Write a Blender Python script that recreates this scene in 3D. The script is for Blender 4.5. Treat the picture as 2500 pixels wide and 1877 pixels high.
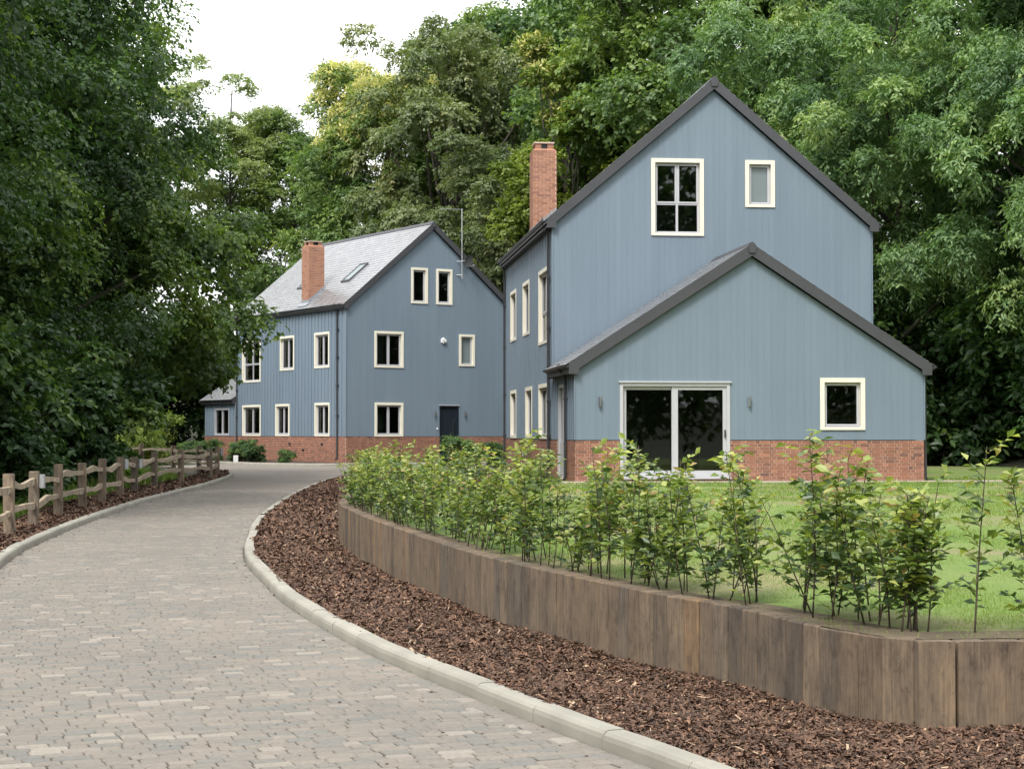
import bpy, bmesh, math, random
import numpy as np
from mathutils import Vector, Matrix

# ------------------------------------------------------------------ camera, light, exposure
sc = bpy.context.scene
for o in list(bpy.data.objects):
    bpy.data.objects.remove(o)
C = sc.collection
cam_d = bpy.data.cameras.new("camera")
cam_d.sensor_fit = 'HORIZONTAL'
cam_d.sensor_width = 36.0
cam_d.lens = 36.0 * 4336.4 / 2500.0
cam_d.clip_start = 0.1
cam_d.clip_end = 3000
cam = bpy.data.objects.new("camera", cam_d)
C.objects.link(cam)
cam.location = (0, 0, 1.7)
cam.rotation_euler = (math.radians(90) + 0.0271, 0, 0)
sc.camera = cam

SUN_EL, SUN_AZ = math.radians(52), math.radians(205)     # azimuth clockwise from +Y (view direction)
w = bpy.data.worlds.new("World")
sc.world = w
w.use_nodes = True
nt = w.node_tree
nt.nodes.clear()
out = nt.nodes.new('ShaderNodeOutputWorld')
bg = nt.nodes.new('ShaderNodeBackground')
sky = nt.nodes.new('ShaderNodeTexSky')
sky.sky_type = 'NISHITA'
sky.sun_disc = False
sky.sun_elevation = SUN_EL
sky.sun_rotation = SUN_AZ
sky.air_density = 1.0
sky.dust_density = 4.0
sky.ozone_density = 1.0
hs = nt.nodes.new('ShaderNodeHueSaturation')             # overcast: the blue is washed out by cloud
hs.inputs['Saturation'].default_value = 0.25
hs.inputs['Value'].default_value = 1.5
nt.links.new(sky.outputs[0], hs.inputs['Color'])
cl = nt.nodes.new('ShaderNodeMix')                       # an even veil of bright cloud over the clear sky
cl.data_type = 'RGBA'
cl.inputs[0].default_value = 0.62
cl.inputs[7].default_value = (9.3, 9.4, 9.5, 1)
nt.links.new(hs.outputs[0], cl.inputs[6])
nt.links.new(cl.outputs[2], bg.inputs['Color'])
bg.inputs['Strength'].default_value = 0.15
nt.links.new(bg.outputs[0], out.inputs['Surface'])

sd = bpy.data.lights.new("sun", 'SUN')
sd.energy = 2.0
sd.angle = math.radians(14)
sd.color = (1.0, 0.96, 0.88)
sun = bpy.data.objects.new("sun", sd)
C.objects.link(sun)
sun.rotation_euler = (math.pi / 2 - SUN_EL, 0, -SUN_AZ + math.pi)
sun.location = (0, -20, 40)

sc.view_settings.view_transform = 'Standard'
sc.view_settings.look = 'None'
sc.view_settings.exposure = 0.6
sc.view_settings.gamma = 1.0
sc.view_settings.use_curve_mapping = False
cy = sc.cycles
cy.max_bounces = 7
cy.diffuse_bounces = 5
cy.glossy_bounces = 3
cy.transmission_bounces = 4
cy.transparent_max_bounces = 8
cy.caustics_reflective = False
cy.caustics_refractive = False
cy.use_denoising = True
cy.sample_clamp_indirect = 6.0

rnd = random.Random(7)
rng = np.random.default_rng(11)

# ------------------------------------------------------------------ materials
def new_mat(name):
    m = bpy.data.materials.new(name)
    m.use_nodes = True
    n = m.node_tree
    n.nodes.clear()
    o = n.nodes.new('ShaderNodeOutputMaterial')
    b = n.nodes.new('ShaderNodeBsdfPrincipled')
    n.links.new(b.outputs[0], o.inputs['Surface'])
    return m, n, b, o

def N(n, kind, **kw):
    x = n.nodes.new(kind)
    for k, v in kw.items():
        setattr(x, k, v)
    return x

def piece_random(n):
    """one value per piece: the object's random number plus the stored tint of joined pieces"""
    oi = N(n, 'ShaderNodeObjectInfo')
    at = N(n, 'ShaderNodeAttribute', attribute_name='tint')
    ad = N(n, 'ShaderNodeMath', operation='ADD')
    n.links.new(oi.outputs['Random'], ad.inputs[0])
    n.links.new(at.outputs['Fac'], ad.inputs[1])
    fr = N(n, 'ShaderNodeMath', operation='FRACT')
    n.links.new(ad.outputs[0], fr.inputs[0])
    return fr.outputs[0]

def ramp(n, fac, stops, interp='LINEAR'):
    r = N(n, 'ShaderNodeValToRGB')
    r.color_ramp.interpolation = interp
    e = r.color_ramp.elements
    while len(e) < len(stops):
        e.new(0.5)
    for i, (p, c) in enumerate(stops):
        e[i].position = p
        e[i].color = (c[0], c[1], c[2], 1)
    n.links.new(fac, r.inputs[0])
    return r.outputs[0]

def coords(n, kind='Object', scale=(1, 1, 1)):
    if kind == 'World':
        g = N(n, 'ShaderNodeNewGeometry')
        src = g.outputs['Position']
    else:
        t = N(n, 'ShaderNodeTexCoord')
        src = t.outputs[kind]
    mp = N(n, 'ShaderNodeMapping')
    mp.inputs['Scale'].default_value = scale
    n.links.new(src, mp.inputs[0])
    return mp.outputs[0]

def noise(n, vec, scale, detail=4, rough=0.55):
    t = N(n, 'ShaderNodeTexNoise')
    t.inputs['Scale'].default_value = scale
    t.inputs['Detail'].default_value = detail
    t.inputs['Roughness'].default_value = rough
    n.links.new(vec, t.inputs['Vector'])
    return t.outputs['Fac']

def mixc(n, fac, a, b, mode='MIX'):
    m = N(n, 'ShaderNodeMix', data_type='RGBA', blend_type=mode)
    if isinstance(fac, (int, float)):
        m.inputs[0].default_value = fac
    else:
        n.links.new(fac, m.inputs[0])
    for i, v in ((6, a), (7, b)):
        if isinstance(v, tuple):
            m.inputs[i].default_value = (v[0], v[1], v[2], 1)
        else:
            n.links.new(v, m.inputs[i])
    return m.outputs[2]

def bump(n, b, h, strength, dist=0.01):
    bp = N(n, 'ShaderNodeBump')
    bp.inputs['Strength'].default_value = strength
    bp.inputs['Distance'].default_value = dist
    n.links.new(h, bp.inputs['Height'])
    n.links.new(bp.outputs[0], b.inputs['Normal'])

def mat_plain(name, col, rough=0.6, var=0.08, scale=3.0, metal=0.0, bmp=0.0, bscale=60.0):
    m, n, b, o = new_mat(name)
    v = coords(n, 'Object')
    f = noise(n, v, scale, 5)
    pr = piece_random(n)
    c1 = tuple(x * (1 - var) for x in col)
    c2 = tuple(min(1, x * (1 + var)) for x in col)
    a = ramp(n, f, [(0.3, c1), (0.7, c2)])
    g = ramp(n, pr, [(0, (1 - var * .5,) * 3), (1, (1 + var * .5,) * 3)])
    n.links.new(mixc(n, 1.0, a, g, 'MULTIPLY'), b.inputs['Base Color'])
    b.inputs['Roughness'].default_value = rough
    b.inputs['Metallic'].default_value = metal
    if bmp:
        bump(n, b, noise(n, v, bscale, 4), bmp, 0.004)
    return m

def mat_cladding():
    m, n, b, o = new_mat('blue_grey_painted_timber')
    v = coords(n, 'Object', (9, 9, 0.7))
    grain = noise(n, v, 4.0, 6, 0.6)
    v2 = coords(n, 'Object', (1, 1, 0.35))
    patch = noise(n, v2, 0.8, 4)
    pr = piece_random(n)
    base = ramp(n, patch, [(0.25, (0.152, 0.203, 0.256)), (0.75, (0.176, 0.230, 0.286))])
    g = ramp(n, pr, [(0, (0.975, 0.977, 0.98)), (1, (1.022, 1.022, 1.02))])
    c = mixc(n, 1.0, base, g, 'MULTIPLY')
    gr = ramp(n, grain, [(0.25, (0.965,) * 3), (0.75, (1.03,) * 3)])
    c = mixc(n, 1.0, c, gr, 'MULTIPLY')
    v3 = coords(n, 'World', (5, 5, 0.22))
    st = noise(n, v3, 1.4, 5, 0.6)
    c = mixc(n, 1.0, c, ramp(n, st, [(0.28, (0.945, 0.948, 0.945)), (0.5, (1, 1, 1)), (0.75, (1.02, 1.02, 1.02))]), 'MULTIPLY')
    n.links.new(c, b.inputs['Base Color'])
    b.inputs['Roughness'].default_value = 0.62
    bump(n, b, grain, 0.12, 0.004)
    return m

def mat_brick(name, stops):
    m, n, b, o = new_mat(name)
    pr = piece_random(n)
    base = ramp(n, pr, stops)
    v = coords(n, 'Object')
    f = noise(n, v, 28, 6, 0.65)
    g = ramp(n, f, [(0.25, (0.72,) * 3), (0.7, (1.15,) * 3)])
    n.links.new(mixc(n, 1.0, base, g, 'MULTIPLY'), b.inputs['Base Color'])
    b.inputs['Roughness'].default_value = 0.88
    bump(n, b, f, 0.5, 0.006)
    return m

def mat_leaf(name, stops, transl=0.35, rough=0.42, spec=0.5):
    m, n, b, o = new_mat(name)
    at = N(n, 'ShaderNodeAttribute', attribute_name='tint')
    oi = N(n, 'ShaderNodeObjectInfo')
    col = ramp(n, at.outputs['Fac'], stops)
    g = ramp(n, oi.outputs['Random'], [(0, (0.85, 0.88, 0.85)), (1, (1.12, 1.1, 1.05))])
    col = mixc(n, 1.0, col, g, 'MULTIPLY')
    n.links.new(col, b.inputs['Base Color'])
    b.inputs['Roughness'].default_value = rough
    b.inputs['Specular IOR Level'].default_value = spec
    tr = N(n, 'ShaderNodeBsdfTranslucent')
    tc = mixc(n, 1.0, col, (1.25, 1.35, 0.62), 'MULTIPLY')
    n.links.new(tc, tr.inputs['Color'])
    mx = N(n, 'ShaderNodeMixShader')
    mx.inputs[0].default_value = transl
    n.links.new(b.outputs[0], mx.inputs[1])
    n.links.new(tr.outputs[0], mx.inputs[2])
    n.links.new(mx.outputs[0], o.inputs['Surface'])
    return m

def mat_bark(name, a, c):
    m, n, b, o = new_mat(name)
    v = coords(n, 'Object', (6, 6, 1.2))
    f = noise(n, v, 3.0, 8, 0.7)
    n.links.new(ramp(n, f, [(0.3, a), (0.7, c)]), b.inputs['Base Color'])
    b.inputs['Roughness'].default_value = 0.95
    bump(n, b, f, 0.8, 0.03)
    return m

def mat_timber(name, stops, stain=True):
    m, n, b, o = new_mat(name)
    pr = piece_random(n)
    base = ramp(n, pr, stops)
    v = coords(n, 'Object', (26, 26, 1.3))
    f = noise(n, v, 2.6, 9, 0.72)
    c = mixc(n, 1.0, base, ramp(n, f, [(0.25, (0.30, 0.28, 0.27)), (0.42, (0.8, 0.79, 0.77)), (0.56, (1.05, 1.03, 1.0)), (0.78, (1.65, 1.55, 1.38))]), 'MULTIPLY')
    if stain:
        w_ = coords(n, 'World', (4, 4, 1.6))
        f2 = noise(n, w_, 1.9, 7, 0.7)
        c = mixc(n, 1.0, c, ramp(n, f2, [(0.28, (0.42, 0.40, 0.40)), (0.5, (0.98, 0.96, 0.95)), (0.64, (1.2, 1.14, 1.05)), (0.8, (1.6, 1.45, 1.25))]), 'MULTIPLY')
        w3 = coords(n, 'World', (14, 14, 9))
        f3 = noise(n, w3, 1.5, 5, 0.7)
        c = mixc(n, 1.0, c, ramp(n, f3, [(0.3, (0.62, 0.6, 0.6)), (0.45, (1, 1, 1)), (0.8, (1.15, 1.13, 1.1))]), 'MULTIPLY')
    n.links.new(c, b.inputs['Base Color'])
    b.inputs['Roughness'].default_value = 0.9
    bump(n, b, f, 0.9, 0.008)
    return m

def mat_glass():
    m, n, b, o = new_mat('window_glass')
    n.nodes.remove(b)
    gl = N(n, 'ShaderNodeBsdfGlossy')
    gl.inputs['Roughness'].default_value = 0.015
    tr = N(n, 'ShaderNodeBsdfTransparent')
    tr.inputs['Color'].default_value = (0.72, 0.78, 0.76, 1)
    fr = N(n, 'ShaderNodeFresnel')
    fr.inputs['IOR'].default_value = 1.62
    mx = N(n, 'ShaderNodeMixShader')
    n.links.new(fr.outputs[0], mx.inputs[0])
    n.links.new(tr.outputs[0], mx.inputs[1])
    n.links.new(gl.outputs[0], mx.inputs[2])
    n.links.new(mx.outputs[0], o.inputs['Surface'])
    return m

def mat_slate():
    m, n, b, o = new_mat('grey_slate')
    pr = piece_random(n)
    base = ramp(n, pr, [(0, (0.145, 0.148, 0.16)), (0.5, (0.175, 0.178, 0.19)), (1, (0.21, 0.212, 0.225))])
    v = coords(n, 'Object')
    f = noise(n, v, 14, 6, 0.6)
    c = mixc(n, 1.0, base, ramp(n, f, [(0.3, (0.8,) * 3), (0.7, (1.2,) * 3)]), 'MULTIPLY')
    n.links.new(c, b.inputs['Base Color'])
    b.inputs['Roughness'].default_value = 0.27
    b.inputs['IOR'].default_value = 2.3
    b.inputs['Specular IOR Level'].default_value = 0.9
    bump(n, b, f, 0.15, 0.004)
    return m

def mat_paver():
    m, n, b, o = new_mat('tumbled_paving_sett')
    pr = piece_random(n)
    base = ramp(n, pr, [(0.0, (0.200, 0.180, 0.158)), (0.2, (0.216, 0.192, 0.167)), (0.4, (0.196, 0.180, 0.160)),
                        (0.54, (0.172, 0.170, 0.157)), (0.62, (0.188, 0.179, 0.164)), (0.72, (0.215, 0.190, 0.166)), (0.9, (0.228, 0.203, 0.176)),
                        (0.98, (0.295, 0.268, 0.232)), (1.0, (0.182, 0.162, 0.142))])
    v = coords(n, 'World')
    f = noise(n, v, 38, 6, 0.7)
    c = mixc(n, 1.0, base, ramp(n, f, [(0.28, (0.78,) * 3), (0.7, (1.14,) * 3)]), 'MULTIPLY')
    f2 = noise(n, v, 0.55, 4, 0.6)
    c = mixc(n, 1.0, c, ramp(n, f2, [(0.3, (0.86, 0.87, 0.87)), (0.7, (1.08, 1.06, 1.03))]), 'MULTIPLY')
    n.links.new(c, b.inputs['Base Color'])
    b.inputs['Roughness'].default_value = 0.85
    bump(n, b, f, 0.5, 0.005)
    return m

def mat_drive_far():
    m, n, b, o = new_mat('paved_drive_sheet')
    g = N(n, 'ShaderNodeNewGeometry')
    mp = N(n, 'ShaderNodeMapping')
    mp.inputs['Rotation'].default_value = (0, 0, math.radians(-21))
    n.links.new(g.outputs['Position'], mp.inputs[0])
    br = N(n, 'ShaderNodeTexBrick')
    br.inputs['Scale'].default_value = 1.0
    br.inputs['Brick Width'].default_value = 0.17
    br.inputs['Row Height'].default_value = 0.106
    br.inputs['Mortar Size'].default_value = 0.008
    br.inputs['Color1'].default_value = (0.186, 0.166, 0.147, 1)
    br.inputs['Color2'].default_value = (0.218, 0.192, 0.166, 1)
    br.inputs['Mortar'].default_value = (0.140, 0.122, 0.104, 1)
    n.links.new(mp.outputs[0], br.inputs['Vector'])
    f2 = noise(n, coords(n, 'World'), 0.55, 4, 0.6)
    c = mixc(n, 1.0, br.outputs['Color'], ramp(n, f2, [(0.3, (0.9,) * 3), (0.7, (1.06, 1.04, 1.02))]), 'MULTIPLY')
    n.links.new(c, b.inputs['Base Color'])
    b.inputs['Roughness'].default_value = 0.88
    return m

def mat_ground(name, stops, scale=0.6, fine=30, rough=0.95):
    m, n, b, o = new_mat(name)
    v = coords(n, 'World')
    f = noise(n, v, scale, 6, 0.65)
    c = ramp(n, f, stops)
    f2 = noise(n, v, fine, 5, 0.7)
    c = mixc(n, 1.0, c, ramp(n, f2, [(0.25, (0.65,) * 3), (0.75, (1.25,) * 3)]), 'MULTIPLY')
    n.links.new(c, b.inputs['Base Color'])
    b.inputs['Roughness'].default_value = rough
    bump(n, b, f2, 0.7, 0.02)
    return m

M = {}
M['clad'] = mat_cladding()
M['backing'] = mat_plain('dark_membrane', (0.035, 0.042, 0.05), 0.9)
M['trim'] = mat_plain('dark_grey_painted_trim', (0.056, 0.058, 0.066), 0.5, 0.1, 2.0)
M['gutter'] = mat_plain('anthracite_gutter', (0.045, 0.048, 0.054), 0.38, 0.08)
M['cream'] = mat_plain('cream_painted_surround', (0.78, 0.745, 0.62), 0.5, 0.03)
M['frame'] = mat_plain('pale_grey_window_frame', (0.47, 0.475, 0.505), 0.42, 0.03)
M['darkdoor'] = mat_plain('dark_navy_door', (0.016, 0.022, 0.032), 0.3, 0.05)
M['metal'] = mat_plain('brushed_steel', (0.55, 0.56, 0.58), 0.3, 0.05, 8, 1.0)
M['galv'] = mat_plain('galvanised_metal', (0.5, 0.52, 0.54), 0.45, 0.1, 8, 0.7)
M['lead'] = mat_plain('lead_flashing', (0.24, 0.26, 0.29), 0.5, 0.15, 6)
M['white'] = mat_plain('white_plastic', (0.75, 0.76, 0.78), 0.4, 0.02)
M['dish'] = mat_plain('grey_dish', (0.21, 0.21, 0.225), 0.5, 0.05)
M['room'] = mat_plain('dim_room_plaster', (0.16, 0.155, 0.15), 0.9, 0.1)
M['curtain'] = mat_plain('pale_curtain', (0.62, 0.60, 0.56), 0.9, 0.05)
M['glass'] = mat_glass()
M['slate'] = mat_slate()
M['brick'] = mat_brick('red_facing_brick', [(0.0, (0.21, 0.098, 0.066)), (0.3, (0.31, 0.138, 0.088)), (0.6, (0.25, 0.118, 0.082)), (0.8, (0.38, 0.18, 0.115)), (1.0, (0.15, 0.078, 0.062))])
M['chbrick'] = mat_brick('orange_chimney_brick', [(0.0, (0.32, 0.155, 0.098)), (0.35, (0.41, 0.205, 0.13)), (0.7, (0.36, 0.18, 0.115)), (1.0, (0.25, 0.12, 0.085))])
M['mortar'] = mat_plain('pale_mortar', (0.56, 0.44, 0.36), 0.95, 0.12, 20)
M['chmortar'] = mat_plain('chimney_mortar', (0.68, 0.53, 0.44), 0.95, 0.12, 20)
M['concrete'] = mat_plain('cast_concrete_kerb', (0.31, 0.296, 0.253), 0.85, 0.12, 2.2, 0, 0.35, 90)
M['paver'] = mat_paver()
M['drivefar'] = mat_drive_far()
M['joint'] = mat_ground('sandy_joint', [(0.3, (0.16, 0.135, 0.11)), (0.7, (0.22, 0.185, 0.15))], 1.0)
M['sleeper'] = mat_timber('weathered_oak_sleeper', [(0.0, (0.135, 0.102, 0.074)), (0.2, (0.180, 0.138, 0.100)), (0.38, (0.098, 0.080, 0.065)), (0.55, (0.200, 0.155, 0.112)), (0.7, (0.130, 0.104, 0.081)), (0.84, (0.215, 0.148, 0.092)), (0.93, (0.092, 0.081, 0.073)), (1.0, (0.170, 0.138, 0.106))])
M['fence'] = mat_timber('weathered_chestnut', [(0.0, (0.19, 0.155, 0.12)), (0.5, (0.24, 0.195, 0.15)), (1.0, (0.16, 0.135, 0.11))])
M['rail'] = mat_timber('cleft_rail', [(0.0, (0.40, 0.345, 0.265)), (0.5, (0.46, 0.39, 0.30)), (1.0, (0.34, 0.295, 0.23))])
M['soil'] = mat_ground('mulch_soil', [(0.3, (0.038, 0.024, 0.017)), (0.7, (0.075, 0.042, 0.028))], 1.4, 45)
M['lawn'] = mat_ground('patchy_lawn', [(0.30, (0.12, 0.20, 0.038)), (0.46, (0.15, 0.22, 0.048)), (0.56, (0.20, 0.20, 0.085)), (0.7, (0.29, 0.25, 0.135))], 0.42, 25)
M['forest'] = mat_ground('woodland_floor', [(0.3, (0.022, 0.026, 0.012)), (0.7, (0.045, 0.045, 0.02))], 0.4, 8)
M['strip'] = mat_ground('trodden_soil', [(0.35, (0.085, 0.062, 0.04)), (0.6, (0.15, 0.12, 0.075)), (0.75, (0.10, 0.12, 0.04))], 2.2, 40)
M['paving'] = mat_plain('pale_paving_strip', (0.40, 0.35, 0.29), 0.9, 0.1, 2)
M['trunk'] = mat_bark('grey_brown_bark', (0.025, 0.022, 0.018), (0.07, 0.06, 0.047))
M['twig'] = mat_bark('brown_twig', (0.05, 0.038, 0.028), (0.12, 0.09, 0.065))
def chip_material():
    m, n, b, o = new_mat('bark_chip')
    at = N(n, 'ShaderNodeAttribute', attribute_name='tint')
    c = ramp(n, at.outputs['Fac'], [(0.0, (0.032, 0.020, 0.014)), (0.4, (0.110, 0.060, 0.038)), (0.7, (0.20, 0.108, 0.066)), (0.9, (0.29, 0.175, 0.11)), (1.0, (0.45, 0.33, 0.22))])
    n.links.new(c, b.inputs['Base Color'])
    b.inputs['Roughness'].default_value = 0.8
    return m
M['chip'] = chip_material()
M['leaf_dark'] = mat_leaf('dark_maple_leaf', [(0, (0.032, 0.070, 0.030)), (0.45, (0.064, 0.128, 0.044)), (0.75, (0.130, 0.220, 0.060)), (1, (0.22, 0.31, 0.075))], 0.38)
M['leaf_mid'] = mat_leaf('mid_green_leaf', [(0, (0.070, 0.128, 0.044)), (0.45, (0.138, 0.220, 0.068)), (0.75, (0.225, 0.31, 0.085)), (1, (0.32, 0.37, 0.10))], 0.4)
M['leaf_olive'] = mat_leaf('olive_leaf', [(0, (0.105, 0.146, 0.072)), (0.5, (0.178, 0.222, 0.108)), (0.85, (0.26, 0.29, 0.14)), (1, (0.32, 0.31, 0.15))], 0.4)
M['leaf_lime'] = mat_leaf('lime_leaf', [(0, (0.10, 0.15, 0.03)), (0.5, (0.19, 0.25, 0.04)), (0.85, (0.31, 0.35, 0.06)), (1, (0.40, 0.36, 0.10))], 0.4)
M['leaf_ash'] = mat_leaf('ash_leaf', [(0, (0.078, 0.152, 0.072)), (0.45, (0.178, 0.290, 0.125)), (0.75, (0.30, 0.41, 0.165)), (1, (0.39, 0.47, 0.18))], 0.4)
M['leaf_bright'] = mat_leaf('bright_maple_leaf', [(0, (0.050, 0.098, 0.030)), (0.45, (0.115, 0.190, 0.048)), (0.75, (0.22, 0.31, 0.068)), (1, (0.33, 0.40, 0.085))], 0.4)
M['leaf_pale'] = mat_leaf('pale_far_leaf', [(0, (0.16, 0.21, 0.085)), (0.5, (0.24, 0.30, 0.125)), (1, (0.33, 0.38, 0.17))], 0.5)
M['catkin'] = mat_leaf('yellow_flower_tassel', [(0, (0.46, 0.46, 0.17)), (0.5, (0.62, 0.59, 0.26)), (1, (0.74, 0.69, 0.36))], .4, .7)
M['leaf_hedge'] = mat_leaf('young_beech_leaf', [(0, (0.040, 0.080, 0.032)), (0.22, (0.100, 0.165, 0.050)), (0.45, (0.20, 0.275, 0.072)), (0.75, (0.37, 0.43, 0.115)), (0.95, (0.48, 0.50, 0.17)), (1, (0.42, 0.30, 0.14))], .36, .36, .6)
M['grass'] = mat_leaf('grass_blade', [(0, (0.115, 0.195, 0.036)), (0.5, (0.185, 0.285, 0.056)), (0.85, (0.27, 0.34, 0.09)), (1, (0.38, 0.34, 0.17))], 0.3, 0.6, 0.3)

# ------------------------------------------------------------------ mesh helpers
class MB:
    def __init__(s):
        s.v, s.f, s.t = [], [], []
    def add(s, vs, fs, tint=0.0):
        k = len(s.v)
        s.v += [tuple(p) for p in vs]
        s.f += [tuple(i + k for i in f) for f in fs]
        s.t += [tint] * len(vs)
    def box(s, x0, x1, y0, y1, z0, z1, tint=0.0):
        s.hexa([(x0, y0, z0), (x1, y0, z0), (x1, y1, z0), (x0, y1, z0), (x0, y0, z1), (x1, y0, z1), (x1, y1, z1), (x0, y1, z1)], tint)
    def hexa(s, p, tint=0.0):
        s.add(p, [(0, 3, 2, 1), (4, 5, 6, 7), (0, 1, 5, 4), (1, 2, 6, 5), (2, 3, 7, 6), (3, 0, 4, 7)], tint)
    def tube(s, pts, radii, seg=8, tint=0.0, cap=True):
        k = len(s.v)
        P = [Vector(p) for p in pts]
        up = Vector((0, 0, 1))
        for i, p in enumerate(P):
            a = P[max(0, i - 1)]
            b = P[min(len(P) - 1, i + 1)]
            d = (b - a).normalized() if (b - a).length > 1e-9 else up
            x = d.cross(Vector((0.31, 0.95, 0.05)) if abs(d.z) > 0.9 else up).normalized()
            y = d.cross(x)
            r = radii[i] if isinstance(radii, (list, tuple)) else radii
            for j in range(seg):
                t = 2 * math.pi * j / seg
                s.v.append(tuple(p + x * (r * math.cos(t)) + y * (r * math.sin(t))))
                s.t.append(tint)
        for i in range(len(P) - 1):
            for j in range(seg):
                a = k + i * seg + j
                b = k + i * seg + (j + 1) % seg
                s.f.append((a, b, b + seg, a + seg))
        if cap:
            s.f.append(tuple(k + j for j in range(seg)))
            s.f.append(tuple(k + (len(P) - 1) * seg + j for j in reversed(range(seg))))
    def mesh(s, name, smooth=False):
        me = bpy.data.meshes.new(name)
        me.from_pydata(s.v, [], s.f)
        if any(s.t):
            a = me.attributes.new('tint', 'FLOAT', 'POINT')
            a.data.foreach_set('value', s.t)
        bm = bmesh.new()
        bm.from_mesh(me)
        bmesh.ops.recalc_face_normals(bm, faces=bm.faces)
        bm.to_mesh(me)
        bm.free()
        if smooth:
            me.polygons.foreach_set('use_smooth', [True] * len(me.polygons))
        me.update()
        return me

def link(name, me, mat=None, parent=None, loc=None, rot=None):
    o = bpy.data.objects.new(name, me)
    C.objects.link(o)
    if mat is not None and me is not None and not me.materials:
        me.materials.append(mat)
    if parent is not None:
        o.parent = parent
    if loc is not None:
        o.location = loc
    if rot is not None:
        o.rotation_euler = rot
    return o

def build(name, mb, mat, parent=None, smooth=False, loc=None, rot=None):
    return link(name, mb.mesh(name, smooth), mat, parent, loc, rot)

def tag(o, label=None, cat=None, group=None, kind=None):
    if label: o['label'] = label
    if cat: o['category'] = cat
    if group: o['group'] = group
    if kind: o['kind'] = kind
    return o

def empty(name, loc, rz=0.0):
    o = bpy.data.objects.new(name, None)
    o.empty_display_size = 0.2
    C.objects.link(o)
    o.location = loc
    o.rotation_euler = (0, 0, rz)
    return o

def fast_mesh(name, verts, faces, tint=None, smooth=False):
    """verts (n,3), faces (m,k) arrays"""
    me = bpy.data.meshes.new(name)
    n, (m, k) = len(verts), faces.shape
    me.vertices.add(n)
    me.vertices.foreach_set('co', np.ascontiguousarray(verts, dtype=np.float32).ravel())
    me.loops.add(m * k)
    me.loops.foreach_set('vertex_index', faces.astype(np.int32).ravel())
    me.polygons.add(m)
    me.polygons.foreach_set('loop_start', np.arange(0, m * k, k, dtype=np.int32))
    if tint is not None:
        a = me.attributes.new('tint', 'FLOAT', 'POINT')
        a.data.foreach_set('value', np.ascontiguousarray(tint, dtype=np.float32))
    me.update(calc_edges=True)
    if smooth:
        me.polygons.foreach_set('use_smooth', np.ones(m, dtype=bool))
    me.validate()
    return me

# ------------------------------------------------------------------ layout lines (metres, camera at the origin), back-projected from image pixels onto the ground
def drive_z(y):
    return 0.0045 * y
RK = [(2.6, 4.2), (1.75, 6.3), (1.05, 7.9), (0.65, 8.87), (0.35, 9.54), (-0.22, 10.96), (-0.69, 12.15), (-1.17, 13.49), (-2.08, 16.56), (-2.71, 19.27), (-3.15, 21.26),
      (-3.52, 23.4), (-3.9, 26.3), (-4.21, 28.8), (-4.51, 31.8), (-4.87, 36.8), (-5.19, 42.6), (-5.42, 50.0), (-5.4, 55.0), (-4.9, 59.5), (-3.4, 63.0), (-1.0, 65.0), (1.5, 65.8)]
LK = [(-3.2, 4.2), (-4.1, 10.0), (-5.1, 16.0), (-6.25, 22.15), (-6.6, 24.4), (-6.84, 26.3), (-7.14, 29.1), (-7.41, 32.0), (-7.65, 34.9), (-7.87, 37.9), (-8.0, 41.0), (-8.15, 44.8),
      (-8.32, 48.7), (-8.6, 52.9), (-9.1, 58.0), (-9.9, 61.8), (-11.2, 64.2), (-13.2, 65.9), (-17.0, 67.5), (-24, 69.0)]
FK = [(-24, 80.5), (-17.5, 79.2), (-13.6, 77.6), (-12.0, 75.9), (-10.6, 74.2), (-9.2, 73.3), (-7.4, 72.9), (-3.5, 74.8), (0.6, 77.2)]
WALL = [(7.5, 8.6), (4.6, 9.15), (3.4, 9.42), (2.73, 9.53), (2.16, 9.50), (1.95, 9.69), (1.74, 10.10), (1.39, 10.98), (1.08, 11.55), (0.76, 12.2), (0.42, 13.1), (0.0, 14.25), (-0.4, 15.55),
        (-1.09, 18.2), (-1.29, 18.97), (-1.66, 20.5), (-1.98, 22.1), (-2.25, 23.6), (-2.44, 25.1), (-2.52, 26.8), (-2.45, 28.6), (-2.2, 30.4), (-1.75, 32.2), (-1.1, 33.8), (-0.3, 35.2), (0.6, 36.4)]
def wall_top(y):
    return float(np.interp(y, [8.5, 10, 12, 14, 17, 20, 25, 37], [0.60, 0.60, 0.645, 0.66, 0.68, 0.72, 0.73, 0.73]))
def lawn_z(x, y):
    return float(np.interp(y, [8, 12, 20, 30, 42, 60], [0.585, 0.615, 0.665, 0.64, 0.535, 0.53]))

def resample(P, step):
    P = np.array(P, float)
    # smooth the polyline with Catmull-Rom, then equal steps
    Q = np.vstack([2 * P[0] - P[1], P, 2 * P[-1] - P[-2]])
    out_ = []
    for i in range(1, len(Q) - 2):
        p0, p1, p2, p3 = Q[i - 1], Q[i], Q[i + 1], Q[i + 2]
        for t in np.linspace(0, 1, 12, endpoint=False):
            out_.append(0.5 * ((2 * p1) + (-p0 + p2) * t + (2 * p0 - 5 * p1 + 4 * p2 - p3) * t * t + (-p0 + 3 * p1 - 3 * p2 + p3) * t ** 3))
    out_.append(P[-1])
    D = np.array(out_)
    L = np.concatenate([[0], np.cumsum(np.linalg.norm(np.diff(D, axis=0), axis=1))])
    s = np.arange(0, L[-1], step)
    return np.stack([np.interp(s, L, D[:, 0]), np.interp(s, L, D[:, 1])], 1)

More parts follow.
